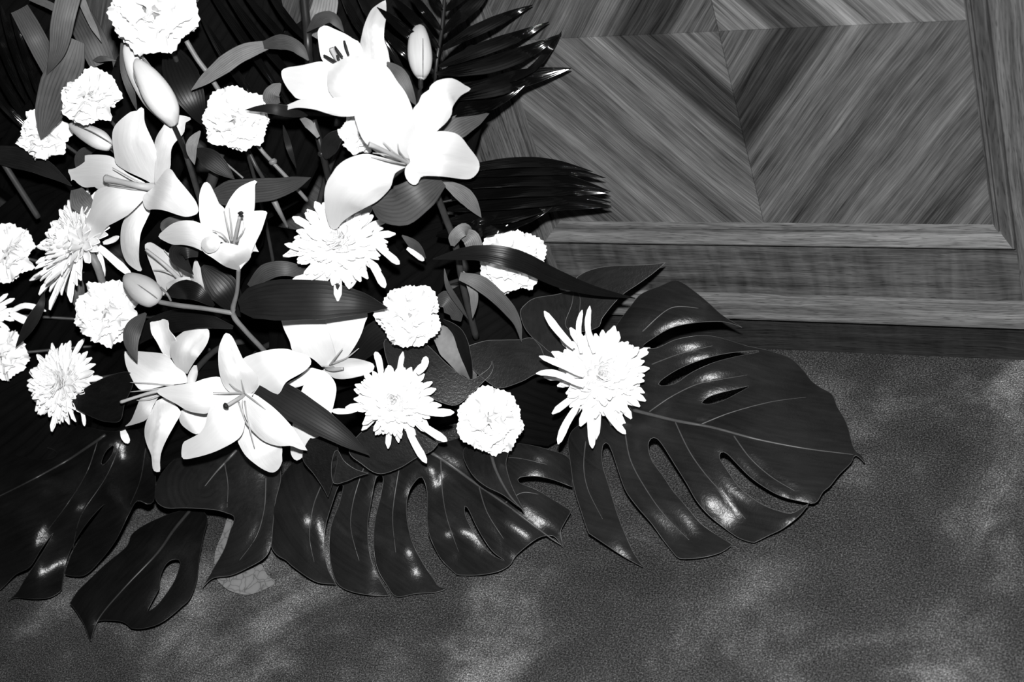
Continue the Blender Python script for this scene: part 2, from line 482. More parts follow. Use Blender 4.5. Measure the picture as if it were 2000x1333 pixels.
# ------------------------------------------------------------------ the setting: carpet and panelled front
floor = box('floor', -2.2, 1.6, -2.4, 0.10, -0.03, 0.0, M['carpet'])
tag(floor, 'dark carpeted floor with worn lighter patches', None, kind='structure')
wall = box('wall_back', -1.7, 1.2, 0.012, 0.05, 0.0, 1.15, M['wood_v'])
tag(wall, 'panelled wooden front with matched veneer', None, kind='structure')
PX, PZ0, PZ1 = 0.25, 0.190, 1.15
for nm, x0, x1, z0, z1 in (('ul', -PX, -0.0003, VZ + 0.0003, PZ1), ('ur', 0.0003, PX, VZ + 0.0003, PZ1), ('ll', -PX, -0.0003, PZ0 - .003, VZ - 0.0003), ('lr', 0.0003, PX, PZ0 - .003, VZ - 0.0003)):
    box('veneer_leaf', x0, x1, 0.0045, 0.014, z0, z1, M['ven_' + nm], wall)
box('stile', 0.2725, 0.62, 0.0, 0.014, 0.086, PZ1, M['wood_v'], wall)
box('stile', -0.40, -0.2725, 0.0, 0.014, 0.086, PZ1, M['wood_v'], wall)
box('rail', -0.2723, 0.2723, 0.0006, 0.014, 0.086, 0.1675, M['wood_h'], wall)
box('veneer_leaf', -1.7, -0.40, 0.004, 0.014, 0.086, PZ1, M['ven_ul'], wall)
MP = [(0, 0), (0, .0075), (.0012, .0095), (.0030, .0098), (.0140, .0010), (.0142, -.0045), (.0164, -.0045), (.0168, .0006), (.0198, -.0004), (.0222, -.0042), (.0236, -.0050)]
OX, OZ = 0.2735, 0.1672
def moulding(side):
    vs_ = []; F = []
    n = len(MP)
    for e in (0, 1):
        for d, h in MP:
            if side == 'b': vs_.append(((-1 if e == 0 else 1) * (OX - d), -h, OZ + d))
            else:
                sx = -1 if side == 'l' else 1
                vs_.append((sx * (OX - d), -h, OZ + d if e == 0 else PZ1))
    for i in range(n - 1):
        f = (i, i + 1, n + i + 1, n + i)
        F.append(f if side != 'l' else f[::-1])
    o = bpy.data.objects.new('panel_moulding', make_mesh('panel_moulding', vs_, F, [M['wood_m'] if side == 'b' else M['wood_mv']], smooth=False))
    COL.objects.link(o); o.parent = wall
for s in 'blr': moulding(s)
bb = box('baseboard_back', -1.7, 1.2, 0.0, 0.012, 0.0, 0.0585, M['wood_p'])
tag(bb, 'dark wooden plinth below the moulded base rail', None, kind='structure')
BP = [(.0885, 0), (.0885, .002), (.0862, .0042), (.0845, .0042), (.0838, .0054), (.0805, .0062), (.0798, .0046), (.0788, .0046), (.0782, .0078), (.0745, .0088), (.062, .0135), (.0592, .0135), (.0575, .0115), (.0575, 0)]
vs_ = [(x, -h, z) for x in (-1.7, 1.2) for z, h in BP]
nb = len(BP)
bm_ = bpy.data.objects.new('base_moulding', make_mesh('base_moulding', vs_, [(i, nb + i, nb + i + 1, i + 1) for i in range(nb - 1)], [M['wood_m']], smooth=False))
COL.objects.link(bm_); bm_.parent = bb

# ------------------------------------------------------------------ unseen foam mound, added to hold the stems and blacken the gaps
def foam():
    vs_ = []; F = []; nu, nv = 40, 20
    c = Vector((-0.62, -0.115, 0.0))
    for i in range(nv + 1):
        th = i / nv * math.pi / 2
        for j in range(nu):
            a = j / nu * 2 * math.pi
            p = Vector((math.cos(a) * math.cos(th) * 0.27, math.sin(a) * math.cos(th) * 0.085, math.sin(th) * 0.27))
            p *= 1 + 0.10 * noise.noise(p * 9)
            p.z = max(p.z, 0.0); vs_.append(c + p)
    for i in range(nv):
        for j in range(nu): F.append((i * nu + j, i * nu + (j + 1) % nu, (i + 1) * nu + (j + 1) % nu, (i + 1) * nu + j))
    F.append(tuple(reversed(range(nu))))
    o = bpy.data.objects.new('floral_foam', make_mesh('floral_foam', vs_, F, [M['foam']])); COL.objects.link(o)
    tag(o, 'unseen black foam mound added to hold the stems and blacken the gaps between flowers', 'floral foam')
foam()
#BODY
# ------------------------------------------------------------------ monstera leaves lying at the foot of the arrangement
def monstera(name, label, outline, holes, midrib, laterals, heights, mat='monstera', step=7.0, relief=1.0, group='split leaves at the foot of the arrangement', curl=0.006, place=None, und=0.005, soft=95.0):
    ol = smooth_outline(outline, step); hs = [smooth_outline(h, step) for h in holes]
    V, F = triangulate(ol, hs, step)
    hc = np.array(heights, float)
    def height(P):
        w = 1.0 / (((P[:, None, 0] - hc[None, :, 0]) ** 2 + (P[:, None, 1] - hc[None, :, 1]) ** 2) + soft ** 2) ** 1.8
        return (w * hc[None, :, 2]).sum(1) / w.sum(1)
    mids = np.array(catmull(midrib, 8)); lats = [np.array(catmull(l, 6)) for l in laterals]
    def relief_at(P):
        de = dist_poly(P, ol, True)[0]
        for h in hs: de = np.minimum(de, dist_poly(P, h, True)[0])
        dm = dist_poly(P, mids)[0]
        dl = np.full(len(P), 1e9)
        for l in lats: dl = np.minimum(dl, dist_poly(P, l)[0])
        r = -curl * 0.3 * np.exp(-de / 9.0) - 0.0022 * relief * np.exp(-(dm / 14.0) ** 2)
        if lats: r = r + 0.0020 * relief * (np.tanh(dl / 22.0) * np.exp(-dl / 60.0)) - 0.0006 * np.exp(-(dl / 7.0) ** 2)
        nz = np.array([noise.noise(Vector((p[0] / 120.0, p[1] / 120.0, hc[0, 0] * 0.37))) for p in P])
        return r + und * 0.7 * nz
    def point(P):
        h = np.maximum(height(P) + relief_at(P), 0.0015)
        if place == 'mound': return [W(p[0], p[1], z) for p, z in zip(P, h)]
        return [on_floor(p[0], p[1], z) for p, z in zip(P, h)]
    root = empty(name, point(np.array([midrib[0][:2]], float))[0], label, 'leaf', group)
    dm, t, sd = dist_poly(V, mids)
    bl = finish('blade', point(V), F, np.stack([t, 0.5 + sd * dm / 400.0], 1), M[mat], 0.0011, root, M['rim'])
    def rib(nm, L, r0, r1, par):
        L = L[::2] if len(L) > 30 else L
        P = point(np.asarray(L)[:, :2]); n = len(P)
        P = [p + (CAM - p).normalized() * (0.0011 if nm == 'vein' else 0.0008) for p in P]
        return tube3(nm, P, [r0 + (r1 - r0) * i / (n - 1) for i in range(n)], M['vein'] if mat == 'monstera' else M['vein_dark'], par, sides=6, sub=2)
    for q, edge in enumerate([ol] + hs):
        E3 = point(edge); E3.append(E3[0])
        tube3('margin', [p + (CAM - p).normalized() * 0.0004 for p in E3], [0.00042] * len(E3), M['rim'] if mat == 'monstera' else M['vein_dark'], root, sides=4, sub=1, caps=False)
    if place != 'mound':
        mr = rib('midrib', mids, 0.0024, 0.0005, root)
        for l in lats: rib('vein', l, 0.0009, 0.0003, mr)
    return root
M['vein_dark'] = plain('leaf_vein_dark', 0.022, 0.4)

a = lambda pts: T(980, 520, pts, 2.185)
monstera('monstera_leaf', 'largest glossy split monstera leaf, spread on the carpet at the right',
    a([(560, 640), (500, 520), (470, 330), (480, 270), (560, 160), (600, 118), (680, 85), (735, 62), (775, 75), (830, 115), (890, 165), (940, 210), (1025, 262, 1), (960, 240), (890, 237), (800, 245), (720, 265), (650, 305), (600, 345),
       (660, 350), (740, 315), (830, 298), (900, 300), (960, 315), (1040, 340), (1110, 355), (1190, 378), (1240, 400), (1290, 450), (1320, 490), (1360, 520), (1410, 550), (1430, 600), (1460, 650), (1480, 700), (1492, 750), (1510, 790), (1535, 808), (1552, 845, 1),
       (1530, 820), (1505, 808), (1490, 840), (1440, 890), (1400, 940), (1370, 965), (1350, 1000), (1330, 1015, 1), (1280, 1005), (1200, 985), (1130, 950), (1060, 900), (1000, 840), (960, 800), (935, 795), (930, 822), (960, 870), (1010, 940), (1060, 985), (1120, 1022), (1180, 1045), (1240, 1055), (1312, 1012, 1),
       (1270, 1065), (1200, 1120), (1140, 1150), (1075, 1182, 1), (1010, 1160), (940, 1110), (880, 1060), (830, 1000), (790, 930), (740, 850), (690, 770), (660, 735), (635, 738), (625, 770), (640, 830), (690, 900), (730, 960), (790, 1030), (850, 1100), (920, 1150), (985, 1190, 1),
       (930, 1225), (850, 1245), (770, 1250), (745, 1240, 1), (690, 1170), (640, 1100), (580, 1030), (530, 960), (500, 880), (470, 790), (450, 755), (430, 770), (430, 850), (460, 950), (490, 1050), (520, 1130), (560, 1220), (607, 1288, 1), (520, 1240), (430, 1180), (370, 1140, 1), (340, 1050), (310, 950), (295, 850), (285, 740), (330, 680), (450, 640)]),
    [a([(668, 505), (690, 480), (760, 437), (860, 397), (960, 373), (1070, 362), (1100, 368), (1000, 387), (900, 414), (810, 455), (745, 500), (690, 512)]), a([(852, 585), (880, 560), (930, 542), (1000, 525), (1060, 512), (1000, 547), (940, 577), (890, 590)])],
    a([(560, 615), (740, 660), (900, 690), (1090, 740), (1300, 780), (1500, 805)]),
    [a(l) for l in ([(630, 622), (720, 560), (820, 510), (900, 490), (1050, 465)], [(850, 676), (980, 625), (1150, 580), (1300, 560)], [(740, 665), (800, 790), (870, 890), (960, 990), (1040, 1080)], [(990, 725), (1060, 820), (1150, 900), (1250, 960)], [(525, 700), (550, 830), (620, 960), (700, 1070), (800, 1170)], [(358, 750), (350, 860), (370, 960), (430, 1080)], [(640, 420), (760, 375), (900, 340)], [(600, 280), (720, 180), (840, 180)])],
    a([(560, 610, .072), (740, 660, .078), (1000, 720, .080), (1300, 780, .06), (1540, 835, .012), (735, 62, .16), (1025, 262, .10), (620, 150, .15), (850, 200, .155), (900, 320, .11), (1190, 378, .055), (1100, 450, .085), (1400, 560, .03), (1480, 700, .02), (1330, 1010, .012), (1200, 900, .055), (1075, 1180, .006), (850, 950, .05), (985, 1190, .004), (745, 1240, .006), (600, 960, .055), (607, 1288, .004), (370, 1140, .03), (330, 800, .055)]), curl=0.006, relief=1.0, und=0.004)

b = lambda pts: T(500, 820, pts, 3.077)
monstera('monstera_leaf', 'split monstera leaf in the middle, fingers pointing down onto the carpet',
    b([(1040, 150), (700, 110), (450, 190), (250, 240), (140, 380), (105, 560), (90, 740), (125, 812), (180, 845), (230, 890), (360, 975), (480, 990, 1), (432, 900), (410, 780), (418, 640), (462, 490), (498, 396), (525, 396), (500, 510), (455, 630), (440, 760), (455, 890), (490, 985),
       (560, 1030), (680, 1055), (800, 1060, 1), (722, 920), (682, 800), (670, 640), (690, 500), (722, 350), (765, 345), (750, 460), (715, 620), (710, 780), (732, 900), (790, 1000), (845, 1064), (960, 1047), (1090, 1037), (1155, 1010, 1), (1100, 1006), (1060, 950), (1000, 860), (940, 740), (910, 620), (905, 500), (930, 410), (985, 345), (1012, 370),
       (1030, 450), (1030, 600), (1045, 700), (1090, 800), (1130, 860), (1210, 935, 1), (1330, 935), (1450, 915), (1525, 875), (1560, 820), (1640, 750), (1700, 710), (1760, 696), (1800, 708), (1845, 770, 1), (1836, 720), (1830, 670), (1860, 610), (1895, 550, 1), (1780, 480), (1680, 420), (1600, 390), (1572, 368), (1590, 346), (1680, 340), (1780, 360), (1900, 405, 1), (1885, 240), (1750, 180), (1620, 150), (1450, 130), (1250, 110)]),
    [b([(1255, 520), (1258, 580), (1300, 665), (1360, 755), (1420, 815), (1500, 852), (1430, 800), (1380, 735), (1325, 640), (1278, 540)])],
    b([(1000, 170), (1150, 260), (1300, 370), (1500, 510), (1740, 690), (1835, 755)]),
    [b(l) for l in ([(865, 270), (830, 480), (822, 620), (840, 800)], [(655, 270), (590, 470), (570, 650), (620, 850)], [(400, 380), (345, 520), (322, 700), (350, 860)], [(1110, 240), (1120, 430), (1150, 600), (1220, 800)], [(1340, 405), (1390, 560), (1490, 720)], [(1500, 500), (1600, 440), (1700, 450)], [(1300, 330), (1500, 230), (1750, 270)])],
    b([(1000, 170, .085), (700, 200, .08), (300, 350, .075), (180, 840, .02), (480, 985, .005), (800, 1055, .004), (1155, 1010, .004), (860, 700, .05), (580, 700, .055), (1210, 935, .005), (1520, 870, .01), (1845, 768, .006), (1895, 550, .018), (1500, 510, .055), (1150, 600, .055), (1680, 440, .05), (1900, 405, .03), (1650, 200, .08), (250, 560, .082), (230, 650, .066), (215, 760, .040), (210, 850, .014), (1600, 420, .078), (1640, 475, .058), (1690, 545, .034), (500, 900, .03), (480, 960, .012)]), curl=0.006, relief=1.2, soft=55.0)

c = lambda pts: T(0, 850, pts, 3.1)
monstera('monstera_leaf', 'dark monstera leaf at the left edge with an oval hole and a wet sparkling lobe',
    c([(660, -20), (300, -90), (-60, -60), (-100, 400), (-60, 935), (100, 842), (183, 797), (250, 690), (325, 590), (262, 704), (200, 802), (150, 880), (105, 955), (48, 1006, 1), (95, 986), (200, 994), (300, 986), (372, 945, 1), (382, 870), (398, 780), (430, 690), (500, 570), (580, 470), (640, 415), (592, 485), (516, 585), (446, 698), (412, 780), (392, 846, 1), (450, 856), (520, 846), (600, 770), (700, 640), (780, 480), (830, 400), (900, 420), (935, 380), (938, 200), (900, 20), (780, -40)]),
    [c([(40, 92), (100, 60), (200, 60), (300, 80), (345, 107), (320, 140), (240, 150), (120, 130)]), c([(612, 170), (640, 100), (690, 60), (682, 110), (650, 160), (622, 185)])],
    c([(640, 0), (500, 95), (400, 160), (200, 270), (0, 370), (-80, 410)]),
    [c(l) for l in ([(590, 45), (520, 240), (400, 430), (240, 640)], [(735, 40), (640, 260), (490, 490), (440, 700)], [(882, 80), (850, 270), (790, 420)])],
    c([(640, 0, .13), (200, 270, .12), (0, 370, .09), (-60, 900, .02), (50, 1000, .006), (370, 940, .008), (400, 840, .012), (520, 840, .03), (200, 600, .07), (420, 400, .10), (740, 430, .108), (700, 520, .096), (640, 620, .070), (580, 720, .044), (520, 800, .020), (150, 540, .092), (80, 640, .062), (20, 740, .03), (800, 300, .10), (930, 300, .06)]), mat='monstera_black', curl=0.008, relief=1.4, soft=48.0)
monstera('monstera_leaf', 'small black monstera leaf lowest at the left with one long slot',
    c([(1190, 446), (1090, 462), (1000, 490), (880, 545), (800, 603), (765, 680), (640, 785), (540, 880), (470, 950), (425, 1020, 1), (470, 1080), (510, 1150), (535, 1220), (553, 1260, 1), (562, 1190), (592, 1130), (680, 1124), (750, 1135), (795, 1170, 1), (850, 1175), (950, 1150), (1030, 1100), (1100, 1040), (1150, 990), (1190, 880), (1205, 760), (1230, 620), (1255, 500)]),
    [c([(962, 930), (970, 860), (1000, 790), (1040, 757), (1085, 757), (1090, 790), (1060, 880), (1010, 960), (950, 1035), (892, 1072), (920, 1010)])],
    c([(1150, 460), (1050, 580), (950, 720), (760, 920), (600, 1110), (550, 1245)]), [],
    c([(1150, 460, .055), (765, 660, .06), (425, 1020, .025), (553, 1258, .004), (950, 720, .07), (760, 920, .055), (795, 1170, .006), (1150, 990, .012), (1205, 760, .02), (1250, 510, .03)]), mat='monstera_black', curl=0.008)
monstera('monstera_leaf', 'narrow dark monstera leaf with a pale fallen petal beneath its tip',
    c([(1450, 60), (1280, 90), (1100, 120), (970, 250), (940, 380), (1000, 440), (1120, 442), (1240, 448), (1310, 455), (1370, 472), (1420, 500), (1395, 580), (1360, 690), (1300, 800), (1225, 925, 1), (1290, 868), (1400, 850), (1500, 805), (1600, 745), (1640, 670), (1652, 550), (1668, 400), (1700, 250), (1660, 110)]),
    [], c([(1430, 95), (1380, 150), (1310, 225), (1240, 312)]), [c([(1610, 260), (1600, 450), (1550, 620), (1450, 760)]), c([(1360, 170), (1380, 300), (1375, 440)])],
    c([(1430, 95, .12), (1000, 300, .08), (1240, 430, .085), (1225, 925, .008), (1400, 845, .014), (1600, 740, .02), (1650, 500, .05), (1690, 250, .08), (1500, 500, .075)]), curl=0.008, relief=1.4)
d = lambda pts: T(750, 400, pts, 3.3333)
monstera('monstera_leaf', 'upright pointed monstera lobe against the panel behind the strap leaf tip',
    d([(1240, 500), (1290, 450), (1380, 415), (1480, 400), (1600, 395), (1740, 390), (1832, 376, 1), (1760, 440), (1650, 520), (1560, 580), (1490, 650), (1420, 740), (1390, 800), (1250, 830), (1180, 780), (1225, 640)]), [], d([(1260, 800), (1330, 620), (1480, 490), (1800, 395)]), [],
    d([(1260, 800, -.02), (1240, 500, -.02), (1480, 400, -.005), (1830, 378, .0), (1400, 780, -.005), (1400, 600, .01)]), place='mound', curl=0.003)
monstera('monstera_leaf', 'glossy bent monstera lobe behind the largest spiky white flower',
    d([(1260, 570), (1100, 590), (980, 610), (920, 650), (888, 700), (915, 800), (980, 880), (1020, 930), (1060, 1010), (1150, 1000), (1230, 900), (1270, 720)]), [], d([(1100, 980), (1040, 800), (1010, 640)]), [],
    d([(1100, 980, -.03), (888, 700, -.03), (960, 760, .005), (1100, 600, -.02), (1250, 700, -.02), (1060, 780, .0)]), place='mound', curl=0.004)
monstera('monstera_leaf', 'long shiny monstera lobe lying left of the largest spiky white flower',
    d([(500, 960), (640, 892), (780, 882), (880, 880), (960, 868), (1030, 918), (1080, 960), (1180, 1000), (1180, 1080), (1000, 1100), (900, 1150), (760, 1195), (690, 1165), (590, 1080)]), [], d([(1120, 1030), (900, 1010), (700, 1040), (560, 1000)]), [],
    d([(1120, 1030, -.02), (560, 970, -.025), (640, 892, -.03), (960, 868, -.03), (900, 980, .0), (760, 1190, -.045), (900, 1100, -.01), (690, 1060, -.015)]), place='mound', curl=0.004)
monstera('monstera_leaf', 'curved monstera lobe with a hooked pale tip between the two lower spiky white flowers',
    d([(0, 890), (100, 900), (250, 900), (330, 960), (400, 1030), (480, 1095), (560, 1140), (640, 1100), (690, 1058), (702, 1018, 1), (712, 1060), (690, 1110), (640, 1160), (560, 1240), (470, 1305), (380, 1290), (250, 1230), (60, 1100)]), [], d([(60, 980), (250, 1060), (450, 1180), (640, 1130)]), [],
    d([(60, 980, -.04), (250, 900, -.05), (480, 1100, -.03), (560, 1140, -.025), (702, 1020, .0), (470, 1300, -.05), (490, 1200, -.020), (440, 1165, -.020), (540, 1225, -.022), (250, 1050, -.02)]), place='mound', curl=0.004)
monstera('monstera_leaf', 'small triangular leaf tip hanging under the round white carnation on the middle leaf',
    b([(1245, 215), (1300, 330), (1380, 400), (1480, 450), (1560, 510), (1612, 547, 1), (1570, 470), (1530, 380), (1502, 270), (1512, 170), (1400, 130), (1280, 150)]), [], b([(1400, 150), (1440, 300), (1520, 450), (1600, 540)]), [],
    b([(1400, 150, .095), (1245, 215, .085), (1440, 300, .108), (1380, 400, .09), (1610, 545, .082), (1520, 300, .10)]), curl=0.002, und=0.002)
monstera('dark_leaf', 'black pointed leaf hanging straight down below the lily petals at centre',
    b([(280, 230), (350, 330), (400, 405), (433, 467, 1), (460, 380), (482, 290), (492, 170), (430, 90), (330, 110)]), [], b([(400, 110), (430, 300), (434, 460)]), [], b([(400, 110, -.01), (280, 230, -.02), (430, 300, .0), (490, 180, -.015), (433, 465, -.005)]), mat='monstera_black', place='mound', curl=0.002, und=0.001)
monstera('dark_leaf', 'short dark leaf with a curled point right of the hanging black leaf',
    b([(485, 180), (530, 250), (600, 300), (676, 322, 1), (600, 347), (540, 372), (465, 380), (455, 260)]), [], b([(480, 290), (570, 320), (670, 324)]), [], b([(480, 290, -.03), (676, 322, -.01), (530, 250, -.03), (520, 320, -.02)]), place='mound', curl=0.002, und=0.001)
monstera('dark_leaf', 'broad dark leaf lobe tucked under the lower spiky white flower at centre',
    b([(560, 180), (640, 270), (740, 326), (860, 292), (960, 232), (1050, 192), (1092, 148, 1), (1000, 60), (700, 40)]), [], b([(650, 100), (800, 220), (1080, 152)]), [], b([(650, 100, -.03), (740, 320, -.045), (800, 220, -.02), (1085, 150, -.01), (960, 230, -.035)]), place='mound', curl=0.003, und=0.002)
monstera('monstera_leaf', 'shiny black leaf blade behind the left small spiky white flower',
    T(0, 600, [(520, 690), (600, 600), (760, 510), (930, 470), (960, 560), (900, 700), (870, 820), (780, 830), (700, 810), (560, 740)], 3.7), [], T(0, 600, [(900, 500), (760, 620), (540, 700)], 3.7), [], T(0, 600, [(900, 500, -.03), (930, 480, -.04), (760, 640, -.01), (720, 810, -.04), (520, 690, -.02), (880, 800, -.05)], 3.7), mat='monstera_black', place='mound', curl=0.003)

# ------------------------------------------------------------------ fallen petals on the carpet
o = bpy.data.objects.new
def floor_petal(label, outline, hs):
    ol = smooth_outline(outline, 5); V, F = triangulate(ol, [], 5)
    hc = np.array(hs); w = 1 / (((V[:, None, :] - hc[None, :, :2]) ** 2).sum(2) + 300); h = (w * hc[:, 2]).sum(1) / w.sum(1)
    ob = finish('fallen_petal', [on_floor(p[0], p[1], z) for p, z in zip(V, h)], F, V / 100.0, M['petal_fallen'], 0.0008, None)
    tag(ob, label, 'petal', 'fallen petals on the carpet')
floor_petal('veined grey fallen petal lying on the carpet below the monstera leaf tip', c([(1310, 860), (1360, 925), (1420, 955), (1500, 968), (1580, 945), (1640, 915), (1667, 890), (1620, 850), (1580, 785), (1500, 770), (1380, 820)]), c([(1500, 968, .002), (1660, 890, .003), (1450, 840, .008), (1580, 790, .006)]))
floor_petal('thin pale sliver of petal showing in the gap beside the narrow monstera leaf', c([(1390, 470), (1422, 495), (1390, 640), (1310, 782), (1299, 765), (1310, 690), (1350, 590)]), c([(1400, 480, .01), (1305, 775, .003), (1350, 640, .006)]))

# ------------------------------------------------------------------ lilies
T1 = lambda p: T(550, 0, p); T2 = lambda p: T(600, 230, p); T3 = lambda p: T(100, 200, p); T4 = lambda p: T(140, 340, p)
T5 = lambda p: T(200, 600, p); T6 = lambda p: T(230, 680, p); T7 = lambda p: T(500, 600, p)
FOAM = Vector((-0.60, -0.12, 0.12))
def stem_to_foam(parent, px, py, dz, wpx=11, mat=None, name='stem', k=0.75):
    p = W(px, py, dz); q = p.lerp(FOAM, k); m = (p + q) / 2 + Vector((0, 0, 0.02)) - (CAM - p).normalized() * 0.03
    r = wpx * (p - CAM).length / FPX / 2
    return tube3(name, [p, m, q], [r, r, r * 1.1], mat or M['stem'], parent)

def lily(label, centre, lift, petals, style=None, stamens=(), anthers=(), stem=True):
    root = empty('lily', W(centre[0], centre[1], lift - 0.03), label, 'lily', 'open white lilies in the arrangement')
    for k_, pt in enumerate(petals):
        kw = pt[2] if len(pt) > 2 else {}
        petal('petal', pt[0], pt[1], root, lift=lift + 0.003 * k_, **kw)
    if style:
        pts, ws, tipmat = style
        sty = tube('style', pts, ws, M['style'], root, lift=lift)
        if tipmat:
            tp = pts[-1]; pv = pts[-2]
            dx, dy = tp[0] - pv[0], tp[1] - pv[1]; L = math.hypot(dx, dy)
            tube('stigma', [(tp[0] - dx / L * 3, tp[1] - dy / L * 3, tp[2]), (tp[0], tp[1], tp[2] + .001), (tp[0] + dx / L * 4, tp[1] + dy / L * 4, tp[2] + .001)], [ws[-1] * 1.2, ws[-1] * 2.0, ws[-1] * 1.3], M[tipmat], sty, lift=lift)
    for s in stamens: tube('filament', s, [4.0, 3.2, 1.5][:len(s)] if len(s) == 3 else [4.0, 1.5], M['style'], root, lift=lift, sides=6)
    for s in anthers: tube('anther', s, [4.5] + [6.5] * (len(s) - 2) + [4.5], M['anther'], root, lift=lift, sides=6)
    if stem: stem_to_foam(root, centre[0], centre[1], lift - 0.032, 12)
    return root

lily('white lily behind the largest one, opening to the upper left with dark anthers showing', (712, 185), 0.0, [
    (T1([(640, 800, 1), (480, 660), (400, 590), (370, 480), (355, 330), (365, 285), (400, 255), (450, 255), (520, 285), (620, 330), (700, 380), (760, 420), (800, 560), (780, 780)]), T1([(720, 790, -.03), (560, 520, -.012), (420, 270, -.008)]), dict(cup=.004)),
    (T1([(940, 660, 1), (850, 660), (770, 580), (765, 470), (790, 330), (820, 220), (870, 110), (920, 60), (1000, 10), (1018, 15), (1020, 150), (1003, 280), (1000, 380), (1030, 470), (1050, 570), (1050, 640)]), T1([(930, 660, -.03), (920, 420, -.005), (915, 250, .0), (1000, 20, -.03)]), dict(cup=-.012, groove=-.003, mat=M['lily_shaded'])),
    (T1([(740, 960, 1), (520, 958), (190, 972), (100, 910), (40, 830), (5, 750), (5, 690), (60, 660), (190, 640), (280, 620), (380, 602), (490, 625), (620, 700), (740, 820)]), T1([(740, 890, -.02), (400, 770, .0), (10, 720, -.012)]), dict(cup=.003)),
    (T1([(760, 960, 1), (620, 975), (520, 958), (470, 900), (448, 830), (450, 720), (465, 660), (500, 630), (580, 590), (650, 555), (750, 548), (840, 568), (870, 640), (820, 850)]), T1([(790, 880, .005), (620, 740, .022), (520, 640, .008)]), dict(cup=-.018, groove=.002)),
    (T1([(740, 1130, 1), (640, 1137), (540, 1130), (430, 1100), (330, 1070), (180, 1052), (100, 1062), (40, 1080), (20, 1060), (50, 1030), (130, 995), (200, 970), (350, 960), (520, 957), (640, 965), (740, 990)]), T1([(740, 1060, .012), (350, 1010, .026), (25, 1068, .015)]), dict(cup=-.008))],
    style=(T1([(640, 720, -.02), (540, 580, .0), (485, 470, .012)]), [7, 8, 11], None),
    anthers=[T1([(412, 540, .012), (480, 580, .010), (545, 618, .008)]), T1([(520, 455, .012), (555, 510, .010), (595, 560, .006)]), T1([(610, 398, .012), (630, 470, .010), (655, 540, .006)]), T1([(540, 535, .014), (552, 570, .012), (570, 605, .01)])])
lily('largest white lily of the arrangement, beside the upright closed bud', (800, 316), 0.045, [
    (T2([(985, 470, 1), (870, 530), (840, 580), (820, 660), (780, 720), (680, 815), (560, 880), (440, 945), (340, 1020), (300, 1075), (262, 1092, 1), (220, 1060), (190, 960), (172, 850), (172, 720), (200, 620), (250, 540), (300, 470), (400, 400), (560, 355), (700, 380), (860, 425)]), T2([(985, 455, -.03), (600, 560, .006), (330, 780, .004), (262, 1085, -.035)]), dict(cup=-.010, groove=.003)),
    (T1([(1255, 1580, 1), (1300, 1450), (1305, 1250), (1280, 1080), (1210, 910), (1130, 800), (1060, 690), (990, 620), (900, 585), (830, 600), (765, 670), (710, 800), (692, 920), (708, 1100), (740, 1230), (800, 1370), (920, 1480), (1080, 1560)]), T1([(1255, 1580, -.03), (1050, 1100, .008), (860, 600, .012)]), dict(cup=.004)),
    (T1([(1255, 1570, 1), (1268, 1300), (1280, 1085), (1340, 1000), (1370, 930), (1448, 872), (1450, 845), (1520, 790), (1640, 765), (1720, 790), (1790, 835), (1838, 858), (1840, 880), (1815, 895), (1740, 940), (1680, 1020), (1662, 1060), (1655, 1120), (1600, 1200), (1520, 1275), (1400, 1420)]), T1([(1265, 1565, -.03), (1480, 1130, .003), (1600, 900, .004), (1835, 872, -.03)]), dict(cup=-.006, groove=.002)),
    (T2([(1010, 430, 1), (985, 340), (990, 290), (1040, 230), (1150, 170), (1280, 135), (1420, 145), (1500, 190), (1570, 280), (1660, 400), (1680, 480), (1650, 550), (1580, 598), (1450, 590), (1320, 572), (1140, 568), (1100, 600), (1080, 640), (1040, 655), (990, 625), (955, 560), (962, 490)]), T2([(1010, 430, -.02), (1300, 390, .014), (1670, 470, -.012)]), dict(cup=-.010, groove=.004))],
    style=(T2([(1000, 440, -.018), (850, 370, .006), (680, 290, .020), (605, 260, .024)]), [13, 9, 9, 12], None),
    stamens=[T2([(980, 430, -.01), (860, 350, .008), (740, 235, .016)]), T2([(980, 430, -.01), (900, 330, .010), (885, 255, .016)]), T2([(960, 440, -.01), (800, 370, .01), (640, 345, .016)]), T2([(960, 455, -.01), (800, 420, .008), (620, 375, .014)])])
